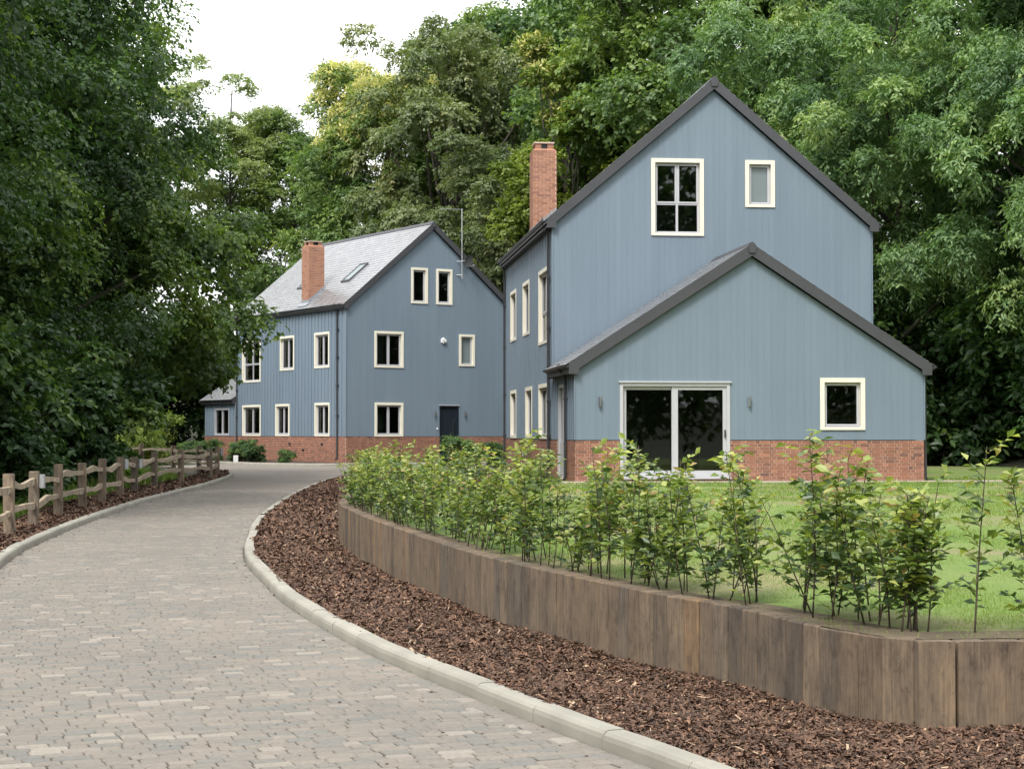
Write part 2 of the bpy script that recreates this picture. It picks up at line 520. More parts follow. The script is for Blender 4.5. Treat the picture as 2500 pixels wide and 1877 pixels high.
def in_poly(pts, poly):
    pts = np.atleast_2d(np.asarray(pts, float))
    poly = np.asarray(poly, float)
    x, y = pts[:, 0], pts[:, 1]
    r = np.zeros(len(pts), bool)
    j = len(poly) - 1
    for i in range(len(poly)):
        xi, yi = poly[i]
        xj, yj = poly[j]
        c = ((yi > y) != (yj > y)) & (x < (xj - xi) * (y - yi) / (yj - yi + 1e-12) + xi)
        r ^= c
        j = i
    return r

def offset(P, d):
    P = np.asarray(P, float)
    T = np.gradient(P, axis=0)
    T /= np.linalg.norm(T, axis=1)[:, None]
    return P + np.stack([-T[:, 1], T[:, 0]], 1) * d      # left of the running direction for d>0

def poly_sheet(name, poly, zfun, mat, parent=None, kind=None, cut=1.5):
    """flat polygon triangulated and cut on a grid so it follows zfun"""
    bm = bmesh.new()
    vs = [bm.verts.new((x, y, 0)) for x, y in poly]
    bm.faces.new(vs)
    xs = [p[0] for p in poly]; ys = [p[1] for p in poly]
    for c in np.arange(math.floor(min(xs)), max(xs), cut):
        bmesh.ops.bisect_plane(bm, geom=bm.verts[:] + bm.edges[:] + bm.faces[:], plane_co=(c, 0, 0), plane_no=(1, 0, 0))
    for c in np.arange(math.floor(min(ys)), max(ys), cut):
        bmesh.ops.bisect_plane(bm, geom=bm.verts[:] + bm.edges[:] + bm.faces[:], plane_co=(0, c, 0), plane_no=(0, 1, 0))
    bmesh.ops.triangulate(bm, faces=bm.faces[:])
    for v in bm.verts:
        v.co.z = zfun(v.co.x, v.co.y)
    bmesh.ops.recalc_face_normals(bm, faces=bm.faces)
    for f in bm.faces:
        if f.normal.z < 0:
            f.normal_flip()
    me = bpy.data.meshes.new(name)
    bm.to_mesh(me)
    bm.free()
    o = link(name, me, mat, parent)
    if kind: o['kind'] = kind
    return o

# ------------------------------------------------------------------ ground
def vnoise(x, y, s, seed=0):
    return (math.sin(x * s + seed) * math.cos(y * s * 1.3 + seed * 2.1) + 0.5 * math.sin(x * s * 2.3 + y * s * 1.7 + seed)) / 1.5

def smooth(a, b, x):
    t = min(1, max(0, (x - a) / (b - a)))
    return t * t * (3 - 2 * t)

def terrain_z(x, y):
    z = drive_z(min(y, 90)) - 0.06
    z += smooth(96, 150, y) * 7.0
    z += smooth(14, 40, x) * smooth(35, 60, y) * 9.0
    z += smooth(-12, -40, x) * 0 + smooth(11, 40, -x) * 2.2
    z += smooth(150, 500, math.hypot(x, y)) * 12
    z += 0.05 * vnoise(x, y, 0.5, 3) * smooth(10, 16, abs(x))
    return z
gx = np.concatenate([np.linspace(-900, -60, 15), np.linspace(-50, 50, 81), np.linspace(60, 900, 15)])
gy = np.concatenate([np.linspace(-600, -20, 12), np.linspace(-10, 170, 121), np.linspace(190, 1400, 18)])
V = np.array([(x, y, terrain_z(x, y)) for y in gy for x in gx])
nx = len(gx)
F = np.array([(j * nx + i, j * nx + i + 1, (j + 1) * nx + i + 1, (j + 1) * nx + i) for j in range(len(gy) - 1) for i in range(nx - 1)])
link('ground', fast_mesh('ground', V, F, smooth=True), M['forest'])['kind'] = 'structure'

rk = resample(RK, 0.25)
lk = resample(LK, 0.25)
fk = resample(FK, 0.25)
wl = resample(WALL, 0.2)
drive_poly = [tuple(p) for p in resample(RK, 1.0)] + [(1.5, 65.8)] + [tuple(p) for p in resample(FK, 1.0)[::-1]] + [tuple(p) for p in resample(LK, 1.0)[::-1]]
drive_sheet = poly_sheet('driveway', drive_poly, lambda x, y: drive_z(y), M['drivefar'], kind='structure')

# ---- setts
ROT = math.radians(21)
ca, sa = math.cos(ROT), math.sin(ROT)
PAVE_Y = 46.0
field_poly = [tuple(p) for p in offset(rk, 0.07)] + [(-5.3, 60)] + [tuple(p) for p in lk[::-1]]
def paver_outline(L, Dp, r_):
    c = 0.008
    pts = [(-L / 2 + c, -Dp / 2), (L / 2 - c, -Dp / 2), (L / 2, -Dp / 2 + c), (L / 2, Dp / 2 - c), (L / 2 - c, Dp / 2), (-L / 2 + c, Dp / 2), (-L / 2, Dp / 2 - c), (-L / 2, -Dp / 2 + c)]
    return [(x + r_.uniform(-.0035, .0035), y + r_.uniform(-.0035, .0035)) for x, y in pts]
def paver_geo(mb, L, Dp, r_, M4=None, tint=0.0):
    ol = paver_outline(L, Dp, r_)
    h0, h1, h2 = 0.003, 0.0125, 0.0185
    vs = []
    for sc_, h in ((1.0, h0), (1.0, h1), (None, h2)):
        for x, y in ol:
            if sc_ is None:
                k = 0.008
                x = x - math.copysign(min(k, abs(x)), x)
                y = y - math.copysign(min(k, abs(y)), y)
            vs.append((x, y, h))
    fs = [(16, 17, 18, 19, 20, 21, 22, 23)]
    for a in (0, 8):
        for j in range(8):
            fs.append((a + j, a + (j + 1) % 8, a + 8 + (j + 1) % 8, a + 8 + j))
    if M4 is not None:
        vs = [tuple(M4 @ Vector(p)) for p in vs]
    mb.add(vs, fs, tint)
LENS = [0.105, 0.14, 0.14, 0.17, 0.20]
lib = {}
pr_ = random.Random(3)
for L in sorted(set(LENS)):
    for k in range(3):
        mb = MB()
        paver_geo(mb, L - 0.0045, 0.0965, pr_)
        me = mb.mesh('sett')
        me.materials.append(M['paver'])
        lib[(L, k)] = me
spots = []
for r_ in range(-80, 660):
    yv = r_ * 0.106
    xv = -22.0 + pr_.uniform(0, .2)
    while xv < 16:
        L = pr_.choice(LENS)
        cx, cyv = xv + L / 2, yv
        X, Y = cx * ca - cyv * sa, cx * sa + cyv * ca
        spots.append((X, Y, L))
        xv += L
S = np.array(spots)
keep = in_poly(S[:, :2], field_poly) & (S[:, 1] > 6.5) & (S[:, 1] < PAVE_Y)
S = S[keep]
# how large each shows: distance; visible only if inside the frame
px = 1250 + S[:, 0] / S[:, 1] * 4336
py = 1056 + (1.7 - 0.0045 * S[:, 1]) / S[:, 1] * 4336
vis = (px > -30) & (px < 2530) & (py < 1900)
order = np.argsort(np.where(vis, S[:, 1], 1e6))
slope_rx = math.atan(0.0045)
mbj = MB()
for rank, i in enumerate(order):
    X, Y, L = S[i]
    z = drive_z(Y)
    tilt = (slope_rx + pr_.gauss(0, 0.006), pr_.gauss(0, 0.006), ROT + pr_.gauss(0, 0.012))
    dz = pr_.gauss(0, 0.0012)
    if rank < 300:
        link('sett', lib[(L, pr_.randrange(3))], None, drive_sheet, (X, Y, z + dz), tilt)
    else:
        M4 = Matrix.Translation((X, Y, z + dz)) @ Matrix.Rotation(tilt[2], 4, 'Z') @ Matrix.Rotation(tilt[0], 4, 'X')
        paver_geo(mbj, L - 0.0045, 0.0965, pr_, M4, pr_.random())
# edge course beside the right kerb
ek = offset(resample(RK, 0.166), 0.075)
for k in range(1, len(ek) - 1):
    if 6.5 < ek[k][1] < PAVE_Y:
        t = ek[k + 1] - ek[k - 1]
        M4 = Matrix.Translation((ek[k][0], ek[k][1], drive_z(ek[k][1]) + 0.003)) @ Matrix.Rotation(math.atan2(t[1], t[0]), 4, 'Z')
        paver_geo(mbj, 0.158, 0.12, pr_, M4, pr_.random())
tag(build('sett_paving', mbj, M['paver'], drive_sheet), kind='stuff')

# ---- kerb stones
def kerb(name, line, side, z_off, label, group_name, n_step=0.915, hgt=0.115, width=0.125, ymax=999):
    root = empty(name, (line[0][0], line[0][1], drive_z(line[0][1])))
    tag(root, label, 'kerb')
    P = resample(line, n_step / 4)
    prof = [(0.0, -0.1), (0.0, hgt - 0.045), (0.006, hgt - 0.02), (0.022, hgt - 0.004), (0.04, hgt), (width, hgt), (width, -0.1)]
    T = np.gradient(P, axis=0)
    T /= np.linalg.norm(T, axis=1)[:, None]
    Nn = np.stack([-T[:, 1], T[:, 0]], 1) * side
    i = 0
    while i + 4 < len(P):
        mb = MB()
        jit = rnd.uniform(-.004, .004)
        zz = rnd.uniform(-.003, .003)
        vs, fs = [], []
        m = len(prof)
        for k in range(5):
            q = P[i + k].copy()
            if k == 0: q = q + T[i] * 0.004
            if k == 4: q = q - T[i + 4] * 0.004
            for a, b in prof:
                vs.append((q[0] + Nn[i + k][0] * (a + jit) - root.location.x, q[1] + Nn[i + k][1] * (a + jit) - root.location.y, drive_z(q[1]) + b + zz + z_off - root.location.z))
        for k in range(4):
            for a in range(m - 1):
                fs.append((k * m + a, k * m + a + 1, (k + 1) * m + a + 1, (k + 1) * m + a))
        fs.append(tuple(range(m)))
        fs.append(tuple(4 * m + a for a in reversed(range(m))))
        mb.add(vs, fs)
        build('kerb_stone', mb, M['concrete'], root)
        i += 4
    return root
kerb('concrete_kerb', RK, -1, 0, 'pale bullnosed concrete kerb curving between the paved drive and the wide bark bed', '', 0.915)
kerb('concrete_kerb', LK, 1, 0, 'pale concrete kerb running along the drive below the post and rail fence', '', 0.915)
kerb('concrete_kerb', FK, 1, 0, 'low pale kerb at the far end of the drive before the farther house', '', 0.915)

# ---- bark beds
bedR = [tuple(p) for p in offset(rk[:150], -0.11)]
wallR = [tuple(p) for p in wl]
rk_cut = offset(resample(RK, 0.25), -0.11)
rk_cut = rk_cut[rk_cut[:, 1] < 62]
bed_poly = [tuple(p) for p in rk_cut] + [(-1.5, 62.0), (-0.6, 50.0), (0.5, 37.0)] + [tuple(p) for p in wl[::-1]] + [(9, 6), (8, 3), (3, 2.5)]
def bed_z(x, y):
    return drive_z(y) + 0.085 + 0.02 * vnoise(x, y, 1.7, 1)
poly_sheet('bark_bed', bed_poly, bed_z, M['soil'], kind='structure', cut=0.8)
lkc = offset(lk, 0.11)
lkc = lkc[(lkc[:, 1] < 66) & (lkc[:, 1] > 5)]
bedL_poly = [tuple(p) for p in lkc] + [(-14.5, 68.0), (-13.2, 66.9), (-11.6, 64.9), (-10.3, 60), (-9.9, 54), (-9.7, 48), (-9.5, 42), (-9.2, 36), (-8.4, 30), (-7.9, 26), (-6.6, 16), (-5.2, 8), (-4.6, 5)]
poly_sheet('bark_bed', bedL_poly, bed_z, M['soil'], kind='structure', cut=0.8)

def chips(name, poly, bands, seed, zf):
    r = np.random.default_rng(seed)
    Vv, Tt = [], []
    pa = np.array(poly)
    for (ya, yb, dens, ln, wd) in bands:
        x0, x1 = pa[:, 0].min(), pa[:, 0].max()
        n = int((x1 - x0) * (yb - ya) * dens)
        P = np.stack([r.uniform(x0, x1, n), r.uniform(ya, yb, n)], 1)
        P = P[in_poly(P, poly)]
        xs = 1250 + P[:, 0] / P[:, 1] * 4336
        ys = 1056 + (1.6 - 0.0045 * P[:, 1]) / P[:, 1] * 4336
        P = P[(xs > -80) & (xs < 2580) & (ys < 1960)]
        n = len(P)
        z = np.array([zf(a, b) for a, b in P]) + r.uniform(0, 0.022, n)
        ang = r.uniform(0, 2 * np.pi, n)
        pit = r.normal(0, 0.32, n)
        rol = r.normal(0, 0.5, n)
        L = ln * r.lognormal(0, 0.42, n)
        Wd = wd * r.lognormal(0, 0.35, n)
        d = np.stack([np.cos(ang) * np.cos(pit), np.sin(ang) * np.cos(pit), np.sin(pit)], 1)
        s_ = np.stack([-np.sin(ang), np.cos(ang), np.zeros(n)], 1)
        up = np.cross(d, s_)
        s2 = s_ * np.cos(rol)[:, None] + up * np.sin(rol)[:, None]
        c = np.stack([P[:, 0], P[:, 1], z], 1)
        a = d * (L / 2)[:, None]
        b = s2 * (Wd / 2)[:, None]
        taper = r.uniform(.3, 1, n)[:, None]
        q = np.stack([c - a - b, c + a - b * taper, c + a + b * taper, c - a + b], 1)
        Vv.append(q.reshape(-1, 3))
        t = np.clip(r.beta(1.5, 2.6, n) + (r.random(n) < .05) * .5, 0, 1)
        Tt.append(np.repeat(t, 4))
    Vv = np.concatenate(Vv); Tt = np.concatenate(Tt)
    Fq = np.arange(len(Vv)).reshape(-1, 4)
    return fast_mesh(name, Vv, Fq, Tt)
o = link('bark_mulch', chips('bark_mulch', bed_poly, [(7, 11.5, 9500, .042, .0095), (11.5, 16, 6000, .046, .011), (16, 24, 2900, .052, .016), (24, 58, 1000, .07, .027)], 5, bed_z), M['chip'])
tag(o, 'dark brown bark chippings covering the bed between kerb and sleeper wall', 'mulch', kind='stuff')
o = link('bark_mulch', chips('bark_mulch', bedL_poly, [(20, 36, 1300, .06, .026), (36, 66, 600, .08, .04)], 6, bed_z), M['chip'])
tag(o, 'strip of brown bark chippings along the foot of the rail fence', 'mulch', kind='stuff')

fkb = offset(resample(FK, 1.0), 0.11)
poly_sheet('planting_bed', [tuple(p) for p in fkb] + [(1.5, 82.0), (-6.5, 77.5), (-14.5, 90.0), (-24.5, 92.0)], lambda x, y: drive_z(y) + .075, M['soil'], kind='structure')
# ---- lawn
lawn_poly = [tuple(p) for p in offset(wl, -0.03)] + [(0.6, 37.5), (0.9, 40.5), (0.2, 57.5), (9, 62), (16, 62), (32, 55), (34, 9), (7.5, 8.7)]
lawn = poly_sheet('lawn', lawn_poly, lawn_z, M['lawn'], kind='structure', cut=1.5)

strip = [tuple(p) for p in offset(wl, -0.02)] + [tuple(p) for p in offset(wl, -0.36)[::-1]]
o = poly_sheet('soil_strip', strip, lambda x, y: lawn_z(x, y) + .004, M['strip'], kind='structure', cut=.8)
wl_in = offset(wl, -0.3)

def grass(name, poly, bands, seed, zf, thin=True, hmul=1.0):
    r = np.random.default_rng(seed)
    VV, TT = [], []
    pa = np.array(poly)
    for (ya, yb, dens, hh, wd) in bands:
        xa, xb = max(pa[:, 0].min(), -0.32 * yb), min(pa[:, 0].max(), 0.32 * yb)
        n = int((xb - xa) * (yb - ya) * dens)
        P = np.stack([r.uniform(xa, xb, n), r.uniform(ya, yb, n)], 1)
        P = P[in_poly(P, poly)]
        xs = np.abs(P[:, 0] / P[:, 1])
        P = P[xs < 0.31]
        if thin:
            f = np.sin(P[:, 0] * 1.1 + 1) * np.cos(P[:, 1] * .62 + .4) + .6 * np.sin(P[:, 0] * 2.9 + P[:, 1] * 1.3) + .4 * np.sin(P[:, 0] * 6.1 - P[:, 1] * 3.7)
            P = P[r.random(len(P)) < np.clip(.50 - .62 * f, .04, 1)]
        if name == 'grass':
            dm = np.min(np.hypot(P[:, None, 0] - wl_in[None, ::3, 0], P[:, None, 1] - wl_in[None, ::3, 1]), 1) if len(P) < 400000 else None
            P = P[r.random(len(P)) < np.clip((dm - .12) / .35, .12, 1)]
        n = len(P)
        z = np.array([zf(a, b) for a, b in P])
        ang = r.uniform(0, 2 * np.pi, n)
        h = hh * r.lognormal(0, .35, n)
        lean = r.normal(0, .45, (n, 2)) * h[:, None]
        b0 = np.stack([P[:, 0] - np.cos(ang) * wd, P[:, 1] - np.sin(ang) * wd, z - .005], 1)
        b1 = np.stack([P[:, 0] + np.cos(ang) * wd, P[:, 1] + np.sin(ang) * wd, z - .005], 1)
        tp = np.stack([P[:, 0] + lean[:, 0], P[:, 1] + lean[:, 1], z + h], 1)
        VV.append(np.stack([b0, b1, tp], 1).reshape(-1, 3))
        t = np.clip(r.beta(2, 2.6, n) + (r.random(n) < .08) * .45, 0, 1)
        TT.append(np.repeat(t, 3))
    VV = np.concatenate(VV); TT = np.concatenate(TT)
    return fast_mesh(name, VV, np.arange(len(VV)).reshape(-1, 3), TT)
o = link('grass', grass('grass', lawn_poly, [(9, 14, 2600, .022, .0022), (14, 20, 1200, .025, .0034), (20, 30, 480, .03, .006), (30, 45, 240, .035, .01)], 8, lawn_z), M['grass'])
tag(o, 'patchy short green grass of the raised lawn behind the hedge', 'grass', kind='stuff')

# ------------------------------------------------------------------ sleeper retaining wall
root = empty('sleeper_wall', (WALL[4][0], WALL[4][1], bed_z(*WALL[4])))
tag(root, 'curved retaining wall of upright weathered brown timber sleepers', 'retaining wall')
base = Vector(root.location)
ws = resample(WALL, 0.01)
Ls = np.arange(len(ws)) * 0.01
s = 0.0
wr = random.Random(21)
while s < Ls[-1] - 0.3:
    wd = wr.choice([0.15, 0.16, 0.17, 0.185, 0.195])
    a = ws[int(s / 0.01)]
    b = ws[min(len(ws) - 1, int((s + wd) / 0.01))]
    t = (b - a) / np.linalg.norm(b - a)
    nrm = np.array([-t[1], t[0]])              # left of running direction: outside (road side)
    nrm = nrm if nrm @ (np.array([-3.0, 10.0]) - a) > 0 else -nrm
    mid = (a + b) / 2
    zt = wall_top(mid[1]) + wr.uniform(-.002, .002)
    z0 = bed_z(mid[0], mid[1]) - 0.12
    g = 0.0012 + wr.random() * 0.0014
    hw = wd / 2 - g
    pd = wr.uniform(-.003, .004)
    c = 0.007
    th = 0.12
    pts2 = [(-hw, -th), (-hw, -c), (-hw + c, 0), (hw - c, 0), (hw, -c), (hw, -th)]
    vs = []
    lean = wr.gauss(0, .004)
    for zz, ins in ((z0, 0), (zt - 0.008, 0), (zt, 0.006)):
        for k, (u, d) in enumerate(pts2):
            u2 = u - math.copysign(ins, u)
            d2 = d - (ins if d > -0.05 else 0) + pd + lean * (1 if zz > z0 else 0)
            p = mid + t * u2 + nrm * d2
            vs.append((p[0] - base.x, p[1] - base.y, zz - base.z))
    fs = [tuple(range(12, 18))]
    for r0 in (0, 6):
        for k in range(6):
            fs.append((r0 + k, r0 + (k + 1) % 6, r0 + 6 + (k + 1) % 6, r0 + 6 + k))
    mb = MB()
    # own origin so that the grain differs from sleeper to sleeper
    org = (mid[0] - base.x, mid[1] - base.y, wr.uniform(-3, 3))
    mb.add([(x - org[0], y - org[1], z - org[2]) for x, y, z in vs], fs)
    build('sleeper', mb, M['sleeper'], root, loc=org)
    s += wd

# ------------------------------------------------------------------ houses
Wd_ = 8.44
H_PL, H_E, H_A, E_E, E_A = 1.0, 6.52, 10.1, 2.63, 5.36

class Wall:
    """a wall plane: O origin, a direction to the right seen from outside, n outward"""
    def __init__(s, O, a, n, length):
        s.O, s.a, s.n, s.len = Vector(O), Vector(a), Vector(n), length
    def p(s, x, z, d):
        q = s.O + s.a * x + s.n * d
        return (q.x, q.y, z)
    def box(s, mb, x0, x1, z0, z1, d0, d1, tint=0.0):
        s.quadbox(mb, x0, x1, z0, z0, z1, z1, d0, d1, tint)
    def quadbox(s, mb, x0, x1, z0a, z0b, z1a, z1b, d0, d1, tint=0.0):
        mb.hexa([s.p(x0, z0a, d0), s.p(x1, z0b, d0), s.p(x1, z0b, d1), s.p(x0, z0a, d1), s.p(x0, z1a, d0), s.p(x1, z1b, d0), s.p(x1, z1b, d1), s.p(x0, z1a, d1)], tint)

def pieces(x0, x1, zb, top, cuts, opens):
    """strip x0..x1 from zb up to top(x), less the openings"""
    xs = sorted({x0, x1} | {c for c in cuts if x0 < c < x1} | {e for o_ in opens for e in o_[:2] if x0 < e < x1})
    res = []
    for a, b in zip(xs[:-1], xs[1:]):
        if b - a < 0.004:
            continue
        m = (a + b) / 2
        segs = [(zb, None)]
        hit = sorted([(o_[2], o_[3]) for o_ in opens if o_[0] < m < o_[1]])
        z = zb
        for (oa, ob) in hit:
            if oa > z + 0.01:
                res.append((a, b, z, oa, oa))
            z = max(z, ob)
        ta, tb = top(a), top(b)
        if min(ta, tb) > z + 0.01:
            res.append((a, b, z, ta, tb))
        elif max(ta, tb) > z + 0.02:
            res.append((a, b, z, max(ta, z + .005), max(tb, z + .005)))
    return res

def clad(wall, root, top, cuts, opens, zb, pitch, style, hidden_to=None):
    # backing wall
    mb = MB()
    for (a, b, z, ta, tb) in pieces(0.03, wall.len - 0.03, zb - 0.02, top, cuts, opens):
        wall.quadbox(mb, a, b, z, z, ta, tb, -0.2, -0.022)
    build('wall', mb, M['backing'], root)
    n = int(round(wall.len / pitch))
    pt = wall.len / n
    def level(a, b, z):
        return sum(1 for o_ in opens if o_[0] < b and o_[1] > a and z >= o_[3] - .02)
    for i in range(n):
        x0, x1 = i * pt, (i + 1) * pt
        groups = {}
        if style == 'flush':
            g = 0.0009
            d1 = rnd.uniform(-.0012, .0012)
            for (a, b, z, ta, tb) in pieces(x0 + g, x1 - g, zb, top, cuts, opens):
                wall.quadbox(groups.setdefault(level(x0, x1, z), MB()), a, b, z, z, ta, tb, -0.021, d1)
        else:
            for (a, b, z, ta, tb) in pieces(x0, x1, zb, top, cuts, opens):
                wall.quadbox(groups.setdefault(level(x0, x1, z), MB()), a, b, z, z, ta, tb, -0.021, -0.004)
            for (a, b, z, ta, tb) in pieces(x0 + pt * 0.5 - 0.095, x0 + pt * 0.5 + 0.095, zb, top, cuts, opens):
                wall.quadbox(groups.setdefault(level(x0, x1, z), MB()), a, b, z + .002, z + .002, ta - .002, tb - .002, -0.0045, 0.021 + rnd.uniform(-.002, .002))
        for mb in groups.values():
            build('board', mb, M['clad'], root)

def plinth(wall, root, opens, as_parts, z1=H_PL, mortar_t=0.2, extra=0):
    mb = MB()
    for (a, b, z, ta, tb) in pieces(0, wall.len, -extra * z1 / 13, lambda x: z1 - 0.01, [], opens):
        wall.quadbox(mb, a, b, z, z, ta, tb, -mortar_t, 0.004)
    build('mortar_bed', mb, M['mortar'], root)
    mbj = MB()
    parts = []
    nc = 13
    ch = z1 / nc
    for c in range(-extra, nc):
        x = 0.0 if c % 2 == 0 else -0.056
        k = c % 2
        while x < wall.len:
            L = 0.215 if k % 2 == 0 else 0.1025
            a, b = max(0.0, x), min(wall.len, x + L)
            k += 1
            x += L + 0.0115
            if b - a < 0.03:
                continue
            z0 = c * ch + 0.006
            z1_ = (c + 1) * ch - 0.006
            spans = [(a, b)]
            for (oa, ob, oz0, oz1) in opens:
                if z1_ > oz0 and z0 < oz1:
                    ns = []
                    for (p, q) in spans:
                        if q <= oa or p >= ob: ns.append((p, q))
                        else:
                            if oa - p > 0.03: ns.append((p, oa))
                            if q - ob > 0.03: ns.append((ob, q))
                    spans = ns
            for (p, q) in spans:
                parts.append((p, q, z0, z1_))
    parts.sort(key=lambda t: -t[2])
    lib_ = {}
    for i, (p, q, z0, z1_) in enumerate(parts):
        d = 0.011 + rnd.uniform(-.0015, .0015)
        if as_parts and i < as_parts:
            key = round(q - p, 3)
            if key not in lib_:
                m_ = MB()
                h = (z1_ - z0) / 2
                W0 = Wall((0, 0, 0), wall.a, wall.n, 1)
                W0.box(m_, -key / 2, key / 2, -h, h, -0.05, 0)
                lib_[key] = m_.mesh('brick')
                lib_[key].materials.append(M['brick'])
            pos = wall.p((p + q) / 2, (z0 + z1_) / 2, d)
            link('brick', lib_[key], None, root, pos)
        else:
            wall.box(mbj, p, q, z0, z1_, -0.05, d, rnd.random())
    if mbj.v:
        tag(build('brickwork', mbj, M['brick'], root), kind='stuff')

def window(wall, root, x0, x1, z0, z1, kind, surround=0.105, curtain=False, frosted=False, room=True):
    mb = MB()
    sw = surround
    pr = 0.032
    bk = -0.16
    wall.box(mb, x0, x0 + sw, z0, z1, bk, pr)
    wall.box(mb, x1 - sw, x1, z0, z1, bk, pr)
    wall.box(mb, x0 + sw, x1 - sw, z1 - sw, z1, bk, pr + .002)
    wall.box(mb, x0 + sw, x1 - sw, z0, z0 + sw * .62, bk, pr + .004)
    o = build('window', mb, M['cream'], root)
    i0, i1, j0, j1 = x0 + sw, x1 - sw, z0 + sw * .62, z1 - sw
    f = MB()
    fw, d0, d1 = 0.055, -0.135, -0.075
    wall.box(f, i0, i0 + fw, j0, j1, d0, d1)
    wall.box(f, i1 - fw, i1, j0, j1, d0, d1)
    wall.box(f, i0 + fw, i1 - fw, j1 - fw, j1, d0, d1 - .001)
    wall.box(f, i0 + fw, i1 - fw, j0, j0 + fw, d0, d1 - .001)
    wall.box(f, i0 - .0, i1 + .0, j0, j0 + 0.02, d1, 0.02)       # sill
    xm = (i0 + i1) / 2
    zt = j0 + (j1 - j0) * 0.42
    def sash(a, b, c, e):
        k = 0.042
        wall.box(f, a, a + k, c, e, d1 - .02, d1 + .018)
        wall.box(f, b - k, b, c, e, d1 - .02, d1 + .018)
        wall.box(f, a + k, b - k, e - k, e, d1 - .02, d1 + .017)
        wall.box(f, a + k, b - k, c, c + k, d1 - .02, d1 + .017)
    if kind == 'one':
        sash(i0 + fw * .6, i1 - fw * .6, j0 + fw * .6, j1 - fw * .6)
    else:
        wall.box(f, xm - .03, xm + .03, j0 + fw, j1 - fw, d0, d1 + .002)
        if kind == 'four':
            wall.box(f, i0 + fw, xm - .03, zt - .03, zt + .03, d0, d1 + .001)
            wall.box(f, xm + .03, i1 - fw, zt - .03, zt + .03, d0, d1 + .001)
            sash(i0 + fw * .6, xm - .015, zt + .015, j1 - fw * .6)
            sash(xm + .015, i1 - fw * .6, zt + .015, j1 - fw * .6)
        else:
            sash(i0 + fw * .6, xm - .015, j0 + fw * .6, j1 - fw * .6)
            sash(xm + .015, i1 - fw * .6, j0 + fw * .6, j1 - fw * .6)
    build('frame', f, M['frame'], o)
    g = MB()
    wall.box(g, i0 + .02, i1 - .02, j0 + .02, j1 - .02, -0.108, -0.104)
    build('pane', g, M['frosted'] if frosted else M['glass'], o)
    if room and not frosted:
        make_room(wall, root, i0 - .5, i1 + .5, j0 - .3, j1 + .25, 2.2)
    if curtain:
        cm = MB()
        n = 26
        a0, a1 = (i0 + .05, i0 + (i1 - i0) * curtain) if curtain > 0 else (i0 + (i1 - i0) * (1 + curtain), i1 - .05)
        vs = []
        for k in range(n + 1):
            x = a0 + (a1 - a0) * k / n
            d = -0.22 - 0.025 * math.sin(k * 1.9)
            vs += [wall.p(x, j0 + .02, d), wall.p(x, j1 - .01, d * 1.0)]
        cm.add(vs, [(2 * k, 2 * k + 2, 2 * k + 3, 2 * k + 1) for k in range(n)])
        build('curtain', cm, M['curtain'], root)
    return o

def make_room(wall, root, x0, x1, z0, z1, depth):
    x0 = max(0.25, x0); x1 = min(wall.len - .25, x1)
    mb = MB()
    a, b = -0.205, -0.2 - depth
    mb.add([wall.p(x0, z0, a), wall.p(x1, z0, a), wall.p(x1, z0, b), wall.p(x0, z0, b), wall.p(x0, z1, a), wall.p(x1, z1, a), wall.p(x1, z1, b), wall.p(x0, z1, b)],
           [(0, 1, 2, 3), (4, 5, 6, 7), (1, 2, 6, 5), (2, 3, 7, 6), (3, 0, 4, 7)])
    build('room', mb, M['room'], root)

mf, nf, bf, of = new_mat('frosted_glass')
bf.inputs['Base Color'].default_value = (0.17, 0.21, 0.22, 1)
bf.inputs['Roughness'].default_value = 0.22
M['frosted'] = mf

